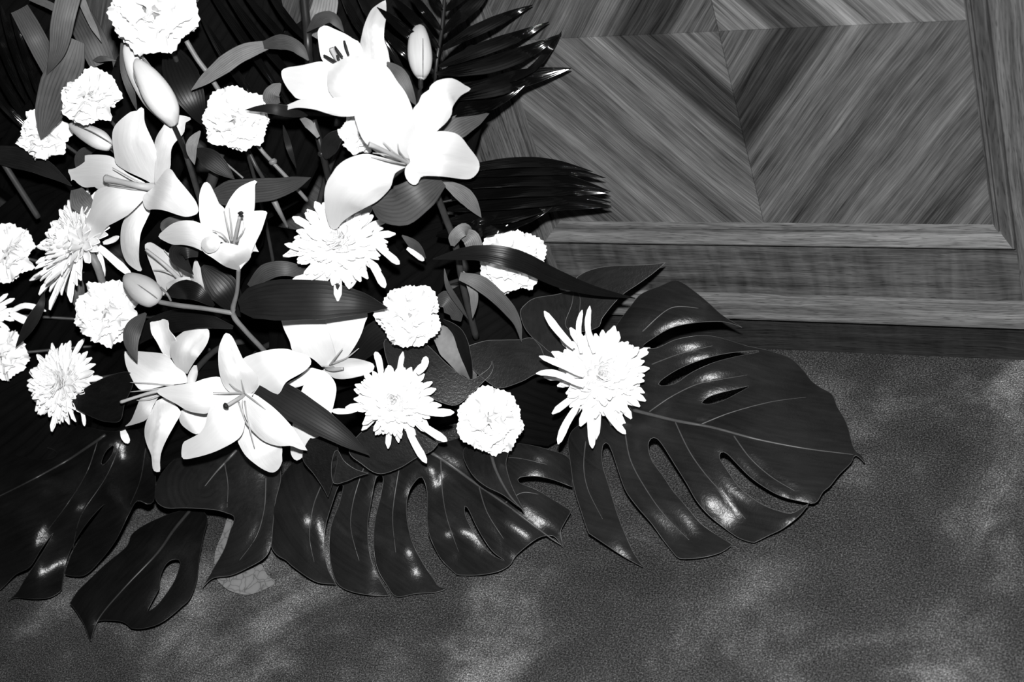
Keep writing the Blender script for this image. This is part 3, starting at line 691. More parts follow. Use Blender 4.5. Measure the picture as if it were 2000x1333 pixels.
lily('white lily under the split bud at the upper left with a pale thick style', (302, 362), 0.02, [
    (T3([(960, 880, 1), (700, 830), (480, 850), (430, 825), (330, 830), (260, 790), (222, 750), (200, 772), (190, 720), (165, 660), (230, 645), (330, 580), (330, 540), (350, 515), (520, 515), (620, 550), (720, 680), (920, 790)]), T3([(960, 840, -.035), (560, 690, -.010), (180, 690, -.030)]), dict(cup=-.008)),
    (T4([(690, 270, 1), (765, 345), (740, 430), (680, 560), (660, 700), (660, 860), (692, 948, 1), (640, 940), (540, 860), (490, 740), (480, 620), (495, 500), (550, 400)]), T4([(710, 300, -.035), (600, 540, -.004), (600, 740, -.004), (680, 930, -.035)]), dict(cup=-.012, groove=.003)),
    (T3([(1010, 800, 1), (1000, 690), (1020, 560), (1010, 420), (1040, 320), (1100, 230), (1130, 170), (1200, 130), (1290, 132), (1368, 155, 1), (1350, 180), (1310, 200), (1290, 300), (1200, 400), (1170, 480), (1160, 640), (1100, 760)]), T3([(1010, 800, -.035), (1090, 480, .0), (1190, 240, .006), (1360, 160, -.03)]), dict(cup=-.010, groove=.004)),
    (T3([(1005, 805, 1), (900, 745), (740, 670), (640, 600), (620, 520), (600, 380), (605, 280), (650, 200), (770, 100), (840, 85), (870, 52), (905, 65), (910, 170), (930, 240), (970, 330), (1010, 420), (1028, 520), (1012, 640)]), T3([(1005, 800, -.03), (830, 450, .006), (830, 250, .004), (885, 60, -.025)]), dict(cup=-.009, groove=.003)),
    (T4([(745, 180, 1), (690, 262), (560, 390), (440, 462), (350, 512), (290, 590), (220, 652), (155, 628), (120, 540), (130, 470), (180, 370), (210, 260), (240, 170), (320, 130), (500, 130), (640, 158)]), T4([(745, 185, -.02), (450, 270, .012), (270, 430, .008), (175, 640, -.030)]), dict(cup=-.014, groove=.004)),
    (T3([(1005, 830, 1), (1060, 740), (1150, 645), (1230, 740), (1330, 860), (1400, 950), (1432, 1020), (1430, 1082), (1340, 1115), (1260, 1105), (1110, 1055), (1000, 1045), (940, 1050), (900, 980), (902, 910), (950, 870)]), T3([(1005, 830, -.012), (1160, 900, .014), (1415, 1085, -.008)]), dict(cup=-.006))],
    style=(T3([(1000, 830, -.01), (850, 815, .014), (650, 770, .024), (535, 745, .028)]), [18, 13, 11, 16], None),
    stamens=[T3([(980, 840, -.005), (800, 750, .014), (600, 640, .016)]), T3([(970, 850, -.005), (780, 830, .014), (550, 795, .022)]), T3([(960, 860, -.005), (760, 845, .014), (560, 815, .02)])])
lr = lily('half open white lily on a forked stem with a closed bud on its side branch', (465, 525), 0.03, [
    (T4([(1560, 680, 1), (1400, 640), (1270, 500), (1245, 340), (1250, 200), (1280, 110), (1310, 80), (1350, 100), (1400, 200), (1440, 290), (1490, 340), (1545, 500)]), T4([(1545, 680, -.02), (1370, 380, -.006), (1305, 85, -.025)]), dict(cup=.004)),
    (T4([(1560, 690, 1), (1490, 480), (1485, 380), (1510, 310), (1560, 220), (1640, 130), (1780, 65), (1812, 75), (1792, 110), (1790, 230), (1780, 360), (1740, 520), (1650, 670)]), T4([(1580, 680, -.02), (1660, 350, -.006), (1795, 75, -.025)]), dict(cup=.004)),
    (T4([(1320, 775, 1), (1200, 715), (1090, 690), (1000, 690), (920, 660), (850, 610), (900, 550), (980, 490), (1070, 458), (1180, 458), (1270, 490), (1400, 560), (1450, 690)]), T4([(1400, 680, .0), (1150, 580, .012), (860, 608, -.015)]), dict(cup=-.006)),
    (T4([(1650, 930, 1), (1610, 780), (1640, 640), (1680, 520), (1680, 420), (1760, 365), (1900, 365), (1902, 400), (1862, 530), (1802, 660), (1735, 810)]), T4([(1640, 850, .0), (1740, 580, .008), (1890, 370, -.02)]), dict(cup=.006)),
    (T4([(1620, 938, 1), (1500, 900), (1380, 820), (1290, 760), (1270, 690), (1330, 650), (1420, 690), (1500, 670), (1600, 692), (1680, 700), (1800, 650), (1790, 690), (1825, 762, 1), (1760, 758), (1742, 820), (1690, 880)]), T4([(1630, 930, -.012), (1560, 800, .026), (1450, 710, .022)]), dict(cup=-.022, groove=0)),
    (T4([(1330, 770), (1275, 720), (1265, 680), (1290, 635), (1340, 612), (1420, 620), (1450, 680), (1410, 750)]), T4([(1390, 750, .026), (1350, 690, .036), (1330, 620, .022)]), dict(cup=-.012, groove=0))],
    style=(T4([(1585, 690, .012), (1610, 560, .026), (1640, 420, .034)]), [7, 7, 6], None),
    stamens=[T4([(1560, 660, .012), (1520, 500, .02), (1488, 360, .012)]), T4([(1575, 660, .012), (1555, 480, .02), (1538, 330, .012)]), T4([(1530, 670, .02), (1470, 590, .032), (1375, 550, .03)]), T4([(1600, 670, .016), (1660, 590, .03), (1695, 520, .028)])],
    anthers=[T4([(1628, 385, .036), (1655, 378, .038), (1670, 385, .036)]), T4([(1640, 400, .036), (1655, 405, .038), (1668, 412, .036)])], stem=False)
tube('stem', [(466, 524, .028), (463, 570, .02), (455, 612, .016), (478, 645, .006), (520, 690, -.03), (560, 740, -.1)], [9, 8, 11, 10, 10, 10], M['stem_pale'], lr)
tube('branch', [(455, 612, .016), (400, 603, .026), (350, 597, .034), (310, 590, .04)], [10, 9, 10, 9], M['stem_pale'], lr)
def bud(parent, pts, wpx, mat, name='bud', lift=0.0, lobes=0.14):
    n = len(pts); P = [W(p[0], p[1], p[2] + lift) for p in pts]
    ob = tube3(name, P, [w * (p - CAM).length / FPX / 2 for w, p in zip(wpx, P)], mat, parent, sides=24, lobes=lobes, sub=6)
    return ob
bd = bud(lr, T4([(522, 985, .04), (545, 1010, .042), (600, 1060, .045), (680, 1120, .045), (760, 1180, .045), (825, 1225, .042), (850, 1245, .04)]), [2, 20, 38, 50, 50, 38, 14], M['bud'])
for L in (T4([(526, 988, .044), (600, 1050, .0565), (700, 1120, .0595), (800, 1190, .056), (845, 1230, .046)]), T4([(524, 992, .042), (560, 1080, .050), (650, 1180, .053), (770, 1260, .050)])):
    tube('seam', L, [1.2] + [2.4] * (len(L) - 2) + [1.5], M['seam'], bd, sides=6)
blade('leaf', T4([(1390, 1290, .02), (1240, 1170, .03), (1100, 1130, .03), (900, 1190, .02)]), 38, 'lance', 'black', lr, roll=(-15, 15))
tube('tendril', T4([(870, 1110, .04), (930, 1170, .045), (970, 1240, .04)]), [4, 5, 4], M['stem_pale'], lr)

lily('pale lily half hidden behind the side bud and a curled dark leaf', (350, 560), -0.03, [
    (T4([(1000, 1160, 1), (860, 1180), (830, 1040), (790, 930), (735, 780), (718, 690), (770, 668), (830, 700), (920, 760), (1040, 830), (1180, 980), (1160, 1080)]), T4([(1060, 1100, -.03), (920, 880, .0), (760, 685, -.02)]), dict(cup=-.006)),
    (T4([(1150, 1160, 1), (1180, 960), (1210, 835), (1260, 930), (1310, 1020), (1352, 1100), (1330, 1180), (1300, 1215), (1220, 1200)]), T4([(1220, 1190, -.03), (1260, 1060, -.01), (1215, 850, -.02)]), dict(cup=-.010, mat=M['lily_shaded'])),
    (T4([(1140, 1130, 1), (1000, 1150), (940, 1130), (925, 1070), (960, 1050), (1050, 1015), (1140, 1005), (1165, 1040), (1100, 1080)]), T4([(960, 1100, .0), (1050, 1060, .012), (1150, 1020, .008)]), dict(cup=-.006, groove=0, mat=M['lily_shaded']))],
    style=(T4([(1060, 1030, .0), (900, 880, .018), (725, 740, .022)]), [9, 8, 6], None), stamens=[T4([(1020, 1000, .0), (900, 950, .012), (800, 940, .012)]), T4([(1080, 1000, .0), (1000, 860, .012), (900, 740, .012)])], stem=False)
lily('lily turned to the left with a long pale style, beside the lowest lily', (362, 748), 0.0, [
    (T5([(680, 500, 1), (600, 465), (530, 340), (480, 260), (470, 200), (480, 140), (630, 125), (650, 220), (715, 310), (710, 400)]), T5([(660, 490, -.03), (590, 300, -.008), (550, 120, -.02)]), dict(cup=.010)),
    (T5([(830, 650, 1), (750, 620), (690, 520), (660, 440), (680, 340), (720, 300), (800, 240), (900, 200), (980, 190), (1035, 220), (1045, 280), (1020, 360), (960, 450), (900, 530)]), T5([(840, 650, -.028), (830, 430, .004), (1000, 230, -.03)]), dict(cup=-.014, groove=.006, mat=M['lily_shaded'])),
    (T5([(810, 760, 1), (850, 640), (910, 560), (930, 640), (895, 745)]), T5([(840, 750, -.03), (900, 580, -.03)]), dict(cup=-.01, mat=M['lily_shaded'])),
    (T5([(830, 740, 1), (600, 772), (400, 815), (330, 770), (270, 660), (230, 560), (218, 450), (240, 432), (340, 432), (580, 455), (660, 500), (720, 580), (810, 650)]), T5([(810, 710, -.028), (520, 640, .0), (235, 470, -.022)]), dict(cup=.008, groove=.004)),
    (T5([(560, 860, 1), (500, 960), (440, 1090), (330, 1140), (215, 1170, 1), (280, 1110), (330, 1000), (380, 880), (440, 850)]), T5([(520, 870, -.02), (420, 1010, .004), (225, 1165, -.03)]), dict(cup=-.010, mat=M['lily_shaded'])),
    (T6([(870, 650, 1), (858, 760), (775, 842), (660, 780), (610, 720), (605, 660), (640, 600), (760, 610)]), T6([(850, 650, -.03), (720, 700, -.01), (640, 760, -.02)]), dict(cup=-.005)),
    (T6([(380, 520, 1), (480, 490), (600, 600), (612, 650), (560, 740), (490, 870), (430, 1000), (412, 1100), (414, 1200), (380, 1210), (345, 1180), (330, 1050), (290, 950), (265, 850), (275, 740), (330, 620)]), T6([(430, 520, -.02), (430, 740, .008), (380, 960, -.004), (380, 1200, -.03)]), dict(cup=-.014, groove=-.004))],
    style=(T5([(700, 790, .0), (500, 830, .02), (330, 880, .03), (180, 930, .034)]), [9, 7, 6, 7], None),
    stamens=[T5([(700, 770, .0), (480, 750, .016), (270, 738, .02)]), T5([(700, 780, .0), (470, 810, .016), (270, 830, .02)]), T5([(620, 830, .0), (470, 900, .012), (335, 912, .016)])])
lily('white lily half covered by the broad dark lance leaf at the centre', (636, 718), -0.005, [
    (T7([(640, 580, 1), (530, 490), (370, 440), (330, 330), (270, 200), (240, 60), (300, -60), (480, -110), (620, 0), (700, 200), (760, 350), (782, 470), (740, 565)]), T7([(690, 575, -.03), (540, 300, .002), (430, -80, -.012)]), dict(cup=-.006)),
    (T7([(720, 580, 1), (780, 490), (745, 340), (695, 190), (680, 90), (760, -40), (950, -60), (1085, 60), (1062, 160), (1022, 280), (950, 410), (870, 505)]), T7([(740, 575, -.03), (860, 300, -.004), (900, -40, -.016)]), dict(cup=.004)),
    (T7([(660, 610, 1), (780, 530), (900, 505), (1020, 515), (1150, 560), (1120, 640), (950, 690), (780, 700)]), T7([(680, 610, -.032), (900, 600, -.012), (1140, 580, -.02)]), dict(cup=.008, mat=M['lily_shaded'])),
    (T7([(640, 620, 1), (520, 598), (420, 680), (300, 750), (345, 787), (460, 765), (560, 690)]), T7([(640, 625, -.03), (480, 690, -.016), (310, 755, -.02)]), dict(cup=-.004)),
    (T7([(660, 620, 1), (530, 640), (470, 760), (420, 900), (360, 1150), (340, 1350), (345, 1440), (390, 1497), (450, 1470), (560, 1350), (640, 1240), (720, 1080), (770, 900), (782, 780), (740, 690)]), T7([(660, 620, -.025), (610, 900, .004), (520, 1200, .0), (400, 1490, -.025)]), dict(cup=-.010, groove=.003))],
    style=(T7([(690, 600, -.02), (760, 610, .0), (850, 600, .008)]), [9, 8, 6], None),
    stamens=[T7([(720, 570, -.012), (780, 490, .008), (845, 408, .012)]), T7([(740, 560, -.012), (880, 500, .006), (1005, 403, .012)]), T7([(760, 590, -.01), (700, 582, .004), (640, 572, .006)])])
lily('white lily lowest at the centre left, six petals spread wide with a black stigma', (476, 772), 0.045, [
    (T6([(1230, 700, 1), (1320, 800), (1440, 900), (1590, 950), (1602, 1060), (1606, 1100), (1570, 1180), (1510, 1216), (1430, 1190), (1340, 1130), (1250, 1050), (1190, 950), (1172, 890), (1200, 800)]), T6([(1250, 600, -.04), (1380, 950, -.006), (1450, 1100, -.012), (1540, 1205, -.03)]), dict(cup=-.006, ruff=.002)),
    (T6([(1300, 440, 1), (1340, 390), (1340, 300), (1280, 220), (1222, 115), (1320, 60), (1500, 15), (1650, 10), (1740, 40), (1850, 70), (1888, 130), (1870, 180), (1800, 240), (1660, 320), (1620, 370), (1590, 430), (1530, 470), (1430, 482)]), T6([(1290, 435, -.035), (1500, 240, .002), (1680, 150, -.002), (1880, 135, -.022)]), dict(cup=-.008, groove=.002)),
    (T6([(1160, 450, 1), (960, 520), (890, 628), (800, 637), (680, 610), (580, 550), (430, 470), (383, 422), (450, 385), (600, 360), (740, 340), (860, 300), (1000, 288), (1060, 390)]), T6([(1160, 450, -.035), (800, 470, .0), (390, 425, -.018)]), dict(cup=-.012, groove=.003)),
    (T5([(1400, 860, 1), (1260, 835), (1190, 770), (1150, 660), (1135, 540), (1140, 400), (1180, 290), (1210, 253), (1260, 280), (1300, 350), (1350, 460), (1400, 550), (1480, 630), (1522, 700), (1512, 780), (1465, 832)]), T5([(1390, 845, -.03), (1320, 640, .010), (1250, 480, .0), (1215, 262, -.022)]), dict(cup=-.012, groove=.006)),
    (T6([(1230, 455, 1), (1210, 560), (1237, 680), (1232, 780), (1200, 860), (1130, 920), (1020, 980), (930, 1020), (800, 1060), (660, 1086), (625, 1050), (640, 930), (700, 890), (790, 840), (850, 770), (880, 650), (930, 540), (980, 460), (1120, 440)]), T6([(1200, 460, -.03), (1060, 720, .008), (860, 930, .0), (640, 1060, -.022)]), dict(cup=-.010)),
    (T6([(1225, 455, 1), (1330, 450), (1440, 520), (1560, 620), (1700, 770), (1790, 900), (1852, 1002, 1), (1780, 990), (1690, 955), (1590, 957), (1480, 932), (1380, 872), (1290, 760), (1225, 600)]), T6([(1240, 465, -.03), (1450, 710, .012), (1650, 870, .004), (1848, 1000, -.018)]), dict(cup=-.010, groove=.002))],
    style=(T6([(1230, 460, -.012), (1150, 510, .012), (1060, 565, .026)]), [8, 7, 7], 'anther'),
    stamens=[T6([(1230, 440, -.01), (1080, 440, .012), (930, 437, .018)]), T6([(1220, 440, -.01), (1150, 400, .010), (1088, 343, .018)]), T6([(1250, 455, -.01), (1340, 520, .012), (1442, 602, .02)]), T6([(1180, 530, -.004), (1250, 720, .014), (1350, 845, .018)]), T6([(1240, 520, -.006), (1280, 750, .014), (1335, 972, .018)]), T6([(1235, 440, -.012), (1220, 380, .004), (1205, 310, .014)])])

# free buds
def lily_bud(label, pts, ws, mat, seams, lift=0.0, stem=None):
    root = empty('lily_bud', W(pts[-1][0], pts[-1][1], pts[-1][2] + lift), label, 'flower bud', 'closed lily buds')
    bb_ = bud(root, pts, ws, mat, 'bud_body', lift)
    for L in seams: tube('seam', L, [1.2] + [2.2] * (len(L) - 2) + [1.2], M['seam'], bb_, lift=lift, sides=6)
    if stem: tube('stem', stem, 10, M['stem_dark'], root, lift=lift)
    return root
lily_bud('upright closed lily bud beside the palm frond', [(821, 44, .0), (820, 54, .0), (819, 75, .003), (821, 105, .005), (823, 130, .003), (823, 148, .0), (822, 155, .0)], [5, 20, 38, 46, 40, 24, 9], M['bud'], [[(826, 75, .026), (826, 110, .030), (826, 150, .014)]], 0.0, [(822, 152, .0), (820, 185, -.01), (812, 240, -.04), (790, 330, -.1)])
lily_bud('small closed lily bud lying between two carnations at the upper left', T3([(185, 215, .02), (205, 225, .02), (280, 265, .022), (380, 320, .025), (480, 375, .025), (560, 425, .022), (585, 440, .02)]), [4, 14, 26, 34, 36, 22, 6], M['bud_pale'], [T3([(260, 235, .034), (400, 290, .046), (590, 400, .036)])], 0.0, T3([(585, 440, .02), (640, 500, -.02), (700, 600, -.08)]))
lily_bud('back half of the large split lily bud at the upper left', [(246, 86, .02), (252, 98, .02), (268, 130, .022), (288, 165, .022), (310, 200, .02), (330, 238, .01)], [8, 24, 42, 50, 48, 20], M['bud_pale'], [[(258, 92, .034), (285, 120, .050), (312, 150, .048)]])
lily_bud('front half of the large split lily bud at the upper left', [(266, 116, .05), (272, 128, .052), (290, 155, .056), (308, 185, .058), (326, 215, .054), (338, 242, .045)], [6, 24, 44, 54, 46, 20], M['bud_pale'], [[(268, 120, .056), (262, 150, .058), (290, 205, .066)]], 0.0, [(336, 238, .045), (352, 275, .02), (375, 330, -.04), (395, 400, -.1)])

# ------------------------------------------------------------------ carnations
def carn_petal(k):
    rnd = random.Random(k); nu, nv = 7, 22; vs_ = []; uv = []
    ph = [rnd.uniform(0, 6.28) for _ in range(4)]; half = math.radians(rnd.uniform(34, 46))
    for i in range(nu + 1):
        t = i / nu
        for j in range(nv + 1):
            s = j / nv * 2 - 1
            flare = half * (0.45 + 0.55 * t)
            r = t * (1 - 0.16 * s * s) * (1 + 0.05 * math.sin(5 * s + ph[3]))
            if i == nu: r += 0.022 * (1 if j % 2 else -1) * rnd.uniform(0.3, 1.4)
            an = s * flare
            z = 0.16 * t * t * math.sin(4.6 * s + ph[0]) * (0.35 + t) + 0.07 * t ** 3 * math.sin(11 * s + ph[1]) + 0.10 * t * (1 - t)
            vs_.append((r * math.cos(an), r * math.sin(an), z)); uv.append((t, s * .5 + .5))
    F = [[i * (nv + 1) + j, (i + 1) * (nv + 1) + j, (i + 1) * (nv + 1) + j + 1, i * (nv + 1) + j + 1] for i in range(nu) for j in range(nv)]
    A, F2, U, mi = thicken(vs_, F, 0.014, uv)
    return make_mesh('carnation_petal', A, F2, [M['carnation']], U)
CP = [carn_petal(k) for k in range(6)]
def img_axis(ax):
    a = CR * ax[0] + CU * ax[1] - CF * ax[2]; return a.normalized()
def frame(axis, spin):
    z = axis; x = z.cross(Vector((0.2, 0.5, 0.84))); x.normalize(); y = z.cross(x)
    m = Matrix((x, y, z)).transposed()
    return m @ Matrix.Rotation(spin, 3, 'Z')
def carnation(label, px, py, rpx, axis=(0, 0.1, 1), lift=0.02, seed=0, layers=((6, 2, 1.0, -.02), (5, 12, .95, .05), (5, 27, .85, .10), (4, 45, .72, .14), (4, 64, .6, .16)), stem=True):
    rnd = random.Random(seed + 100)
    c = W(px, py, lift); R = rpx * (c - CAM).length / FPX
    ax = img_axis(axis); fr = frame(ax, rnd.uniform(0, 6))
    base = c - ax * R * 0.35
    root = empty('carnation', base, label, 'carnation', 'white carnations in the arrangement')
    for n, tilt, ln, zo in layers:
        off = rnd.uniform(0, 6.28)
        for k in range(n):
            ob = bpy.data.objects.new('petal', rnd.choice(CP)); COL.objects.link(ob); ob.parent = root
            a = off + 2 * math.pi * (k + rnd.uniform(-.25, .25)) / n; tl = math.radians(tilt + rnd.uniform(-7, 7))
            m = fr @ Matrix.Rotation(a, 3, 'Z') @ Matrix.Rotation(-tl, 3, 'Y') @ Matrix.Rotation(rnd.uniform(-.25, .25), 3, 'X')
            s = R * ln * rnd.uniform(.93, 1.06)
            ob.matrix_local = Matrix.Translation(ax * R * (0.30 + zo * 0.5)) @ (m @ Matrix.Scale(s, 3)).to_4x4()
    tube3('calyx', [base + ax * R * .55, base + ax * R * .2, base - ax * R * .35, base - ax * R * .5], [R * .26, R * .24, R * .15, R * .07], M['calyx'], root, sides=12)
    if stem:
        p = base - ax * R * .45; q = p.lerp(FOAM, .7)
        tube3('stem', [p, (p + q) / 2 - ax * 0.03, q], [R * .06] * 3, M['stem'], root)
    return root
carnation('white carnation cut by the top edge of the picture', 303, 22, 84, (0.05, .15, 1), 0.05, 1)
carnation('white carnation tilted to the right above the small lying bud', 178, 190, 58, (-.15, .35, 1), 0.03, 2)
carnation('white carnation partly covered by a hanging grey leaf at the upper left', 86, 262, 52, (-.35, .1, 1), 0.01, 3)
carnation('white carnation right of the split bud with a dark leaf point lying over it', 459, 232, 66, (0, .1, 1), 0.02, 4)
carnation('small white carnation half hidden behind the largest lily', 704, 262, 42, (-.3, .1, 1), -0.03, 5)
carnation('white carnation crossed by the long black strap leaf', 1000, 508, 67, (.1, .1, 1), 0.02, 6)
carnation('white carnation at the centre touched by the tip of a broad dark leaf', 800, 617, 65, (.05, .15, 1), 0.02, 7)
carnation('white carnation resting on the middle monstera leaf', 955, 822, 67, (0, .05, 1), 0.04, 8)
carnation('white carnation below the left side bud of the forked lily', 208, 610, 63, (-.1, .05, 1), 0.01, 9)
carnation('white carnation cut by the left edge, beside the side-turned spiky flower', 14, 494, 56, (-.2, .1, 1), 0.0, 10)
carnation('white carnation lowest along the left edge of the picture', 2, 692, 50, (-.1, 0, 1), 0.0, 11)

# ------------------------------------------------------------------ chrysanthemums
def floret(k):
    rnd = random.Random(k); nu, nv = 9, 4; vs_ = []; uv = []
    bend = (-.16, -.05, .06, .18)[k % 4]
    for i in range(nu + 1):
        t = i / nu
        w = .078 * (0.45 + 0.75 * math.sin(min(t * 1.25, 1.57))) * (1 if t < .82 else math.sqrt(max(0.04, 1 - ((t - .82) / .18) ** 2)))
        for j in range(nv + 1):
            s = j / nv * 2 - 1
            vs_.append((t, s * w, bend * t * t + .5 * w * s * s)); uv.append((t, s * .5 + .5))
    F = [[i * (nv + 1) + j, (i + 1) * (nv + 1) + j, (i + 1) * (nv + 1) + j + 1, i * (nv + 1) + j + 1] for i in range(nu) for j in range(nv)]
    A, F2, U, mi = thicken(vs_, F, 0.018, uv)
    return make_mesh('floret', A, F2, [M['mum']], U)
FP = [floret(k) for k in range(8)]
def mum(label, px, py, rpx, axis, lift, seed, n=150, long=(), maxang=100, wide=1.0, long_lift=-0.02):
    rnd = random.Random(seed + 50)
    c = W(px, py, lift); R = rpx * (c - CAM).length / FPX
    ax = img_axis(axis); fr = frame(ax, rnd.uniform(0, 6))
    base = c - ax * R * .25
    root = empty('chrysanthemum', base, label, 'chrysanthemum', 'spiky white chrysanthemums')
    for i in range(n):
        u = (i + .5) / n
        th = math.radians(3 + (maxang - 3) * u ** .62 + rnd.uniform(-5, 5)); a = i * 2.39996 + rnd.uniform(-.12, .12)
        ln = R * (0.45 + 0.5 * u ** 1.3) * rnd.uniform(.86, 1.06)
        if u > .8: ln *= rnd.uniform(.85, 1.18)
        ob = bpy.data.objects.new('floret', FP[(i * 5 + rnd.randrange(3)) % 8]); COL.objects.link(ob); ob.parent = root
        m = fr @ Matrix.Rotation(a, 3, 'Z') @ Matrix.Rotation(-(math.pi / 2 - th), 3, 'Y') @ Matrix.Rotation(rnd.uniform(-.3, .3), 3, 'X')
        sc = Matrix.Diagonal((ln, R * .78 * wide * rnd.uniform(.85, 1.1), ln))
        ob.matrix_local = Matrix.Translation(ax * R * .06) @ (m @ sc).to_4x4()
    for L in long:
        blade('floret', [(p[0], p[1], p[2] if len(p) > 2 else 0) for p in L[:-1]], L[-1] * .9, [(0, .5), (.2, .85), (.7, 1), (.9, .7), (1, .15)], M['mum'], root, lift=lift + long_lift, nu=10, nv=4, cup=.3)
    tube3('receptacle', [base + ax * R * .3, base, base - ax * R * .22], [R * .16, R * .22, R * .06], M['calyx'], root, sides=10)
    p = base - ax * R * .18; q = p.lerp(FOAM, .7)
    tube3('stem', [p, (p + q) / 2 - ax * .03, q], [R * .05] * 3, M['stem'], root)
    return root
mum('largest spiky white flower, lying on the base of the right monstera leaf', 1178, 732, 112, (.12, .1, 1), 0.045, 1, 230, long_lift=0.022,
    long=[[(1140, 755, .01), (1085, 730, .01), (1047, 730, .0), 15], [(1140, 735), (1095, 712, .01), (1053, 696), 15], [(1120, 680), (1085, 640, .005), (1063, 608, -.01), 17], [(1130, 790), (1105, 830), (1090, 868, -.01), 17], [(1150, 790), (1155, 840), (1157, 876, -.01), 17], [(1180, 800), (1200, 825), (1222, 848, -.01), 15], [(1160, 690), (1148, 640, .0), (1152, 598, -.01), 13], [(1135, 690), (1130, 640), (1137, 606, -.01), 12]])
mum('spiky white flower with a small hollow centre, left of the lower round carnation', 768, 783, 92, (0, .02, 1), 0.04, 2, 200, long_lift=0.0,
    long=[[(810, 800), (850, 806), (887, 806, -.01), 18], [(815, 825), (845, 845), (873, 862, -.01), 18], [(795, 835), (812, 870), (833, 905, -.01), 17], [(815, 730), (828, 715), (832, 697, -.01), 16], [(745, 735), (740, 705), (733, 688, -.01), 15], [(700, 800), (675, 804), (648, 803, -.01), 13]])
mum('spiky white flower under the drooping petal of the largest lily, long florets hanging from it', 655, 466, 110, (-.25, .35, 1), 0.0, 3, 230, long_lift=0.03,
    long=[[(700, 520, -.0), (690, 550), (672, 567, -.01), 13], [(722, 510), (735, 530), (752, 562, -.01), 18], [(705, 515), (708, 520), (710, 530, -.01), 16], [(735, 480), (755, 495), (780, 516, -.01), 16], [(795, 485, -.0), (812, 497, .0), (828, 509, -.01), 12], [(640, 520), (610, 540), (572, 546, -.01), 17], [(660, 525), (635, 540), (600, 552, -.01), 17], [(640, 490, -.03), (600, 487, -.02), (556, 477, -.03), 15]])
mum('spiky white flower turned to the left, seen from the side below the upper lily', 142, 466, 128, (-.76, .42, .50), 0.0, 4, 300, maxang=86,
    long=[[(175, 480), (120, 515), (58, 548, -.01), 16], [(188, 478), (222, 508), (258, 540, -.01), 17], [(188, 480), (198, 510), (202, 545, -.01), 12], [(202, 475), (218, 470), (232, 462), 12]])
mum('small spiky white flower at the left above the dark holed monstera leaf', 108, 746, 92, (-.55, .12, .85), 0.0, 5, 250, long=[[(158, 795), (163, 815), (165, 833), 8]])
mum('spiky white flower cut by the left edge, its long florets crossed by a leaf', -32, 610, 62, (-.2, .1, 1), 0.0, 6, 90,
    long=[[(20, 610), (50, 597, .005), (90, 608), 12], [(20, 612), (40, 622), (60, 630), 17]])

# ------------------------------------------------------------------ single leaves
def leaf(label, pts, width, prof='lance', mat='mid', name='lance_leaf', **kw):
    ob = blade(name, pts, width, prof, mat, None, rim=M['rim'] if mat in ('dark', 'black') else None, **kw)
    tag(ob, label, 'leaf', 'single leaves in the arrangement')
    return ob
leaf('broad dark lance leaf lying across the centre over the half covered lily', [(468, 598, .03), (520, 588, .04), (620, 586, .045), (700, 592, .04), (757, 602, .05)], 80, [(0, .3), (.1, .75), (.3, 1), (.6, .95), (.85, .5), (1, .02)], 'dark')
leaf('dark lance leaf slanting down from under the lowest lily', [(508, 752, .03), (570, 790, .04), (650, 840, .045), (722, 890, .035)], 62, [(0, .9), (.3, 1), (.55, .85), (.8, .5), (1, .02)], 'dark')
leaf('grey veined lance leaf behind the half open lily', [(412, 385, -.02), (470, 375, -.012), (540, 368, -.01), (607, 347, -.015)], 52, [(0, .4), (.2, 1), (.6, .85), (.85, .5), (1, .02)], 'mid')
leaf('long black strap leaf crossing a carnation and running out to the panel', [(846, 506, .03), (930, 494, .06), (1010, 508, .085), (1090, 545, .07), (1160, 568, .045), (1240, 583, .02)], 40, 'strap', 'black', name='strap_leaf', fold=-.2)
leaf('pale twisted leaf on the carnation stem left of the largest lily', [(374, 176, .0), (420, 140, .012), (470, 105, .015), (522, 88, .01)], 34, [(0, .05), (.2, .6), (.5, 1), (.8, .9), (1, .5)], 'pale')
leaf('dark arching leaf end joined to the thick dark stem at the top', [(515, 88, .012), (550, 82, .015), (580, 92, .01), (603, 118, .0)], 30, [(0, .5), (.4, 1), (.8, .7), (1, .1)], 'mid')
leaf('wide grey hanging leaf whose point covers a carnation at the upper left', [(148, 78, .03), (128, 130, .045), (105, 190, .05), (80, 273, .04)], 66, [(0, .5), (.15, .95), (.4, 1), (.7, .8), (.9, .35), (1, .02)], 'soft', name='hanging_leaf')
leaf('narrow curling grey leaf coming down from the top edge at the left', [(140, -30, .07), (122, 40, .085), (112, 100, .08), (92, 145, .065)], 44, [(0, 1), (.4, .95), (.7, .6), (.9, .25), (1, .03)], 'soft', name='hanging_leaf', roll=(0, 35))
leaf('small dark leaf point lying over the right edge of a carnation near the split bud', [(600, 226, -.02), (560, 217, .03), (520, 212, .05), (478, 215, .05)], 22, 'lance', 'dark')
leaf('dark leaf reaching in from the left edge under a carnation', [(-10, 302, .0), (40, 310, .01), (90, 330, .01), (140, 363, .0)], 42, [(0, .8), (.3, 1), (.7, .7), (1, .03)], 'dark')
leaf('grey leaf behind the right petals of the largest lily', [(850, 285, -.01), (895, 248, -.0), (955, 222, -.01)], 46, [(0, .7), (.4, 1), (.75, .6), (1, .02)], 'soft')
leaf('broad grey leaf hanging below the largest lily over a spiky flower', [(862, 352, .02), (820, 380, .03), (775, 405, .03), (725, 398, .02)], 82, [(0, .35), (.3, .8), (.6, 1), (.85, .75), (1, .1)], 'mid', roll=(0, -20))
leaf('narrow grey leaf pointing down right of the largest lily', [(860, 352, .0), (890, 370, .01), (915, 390, .01), (940, 425, .0)], 32, 'lance', 'pale')
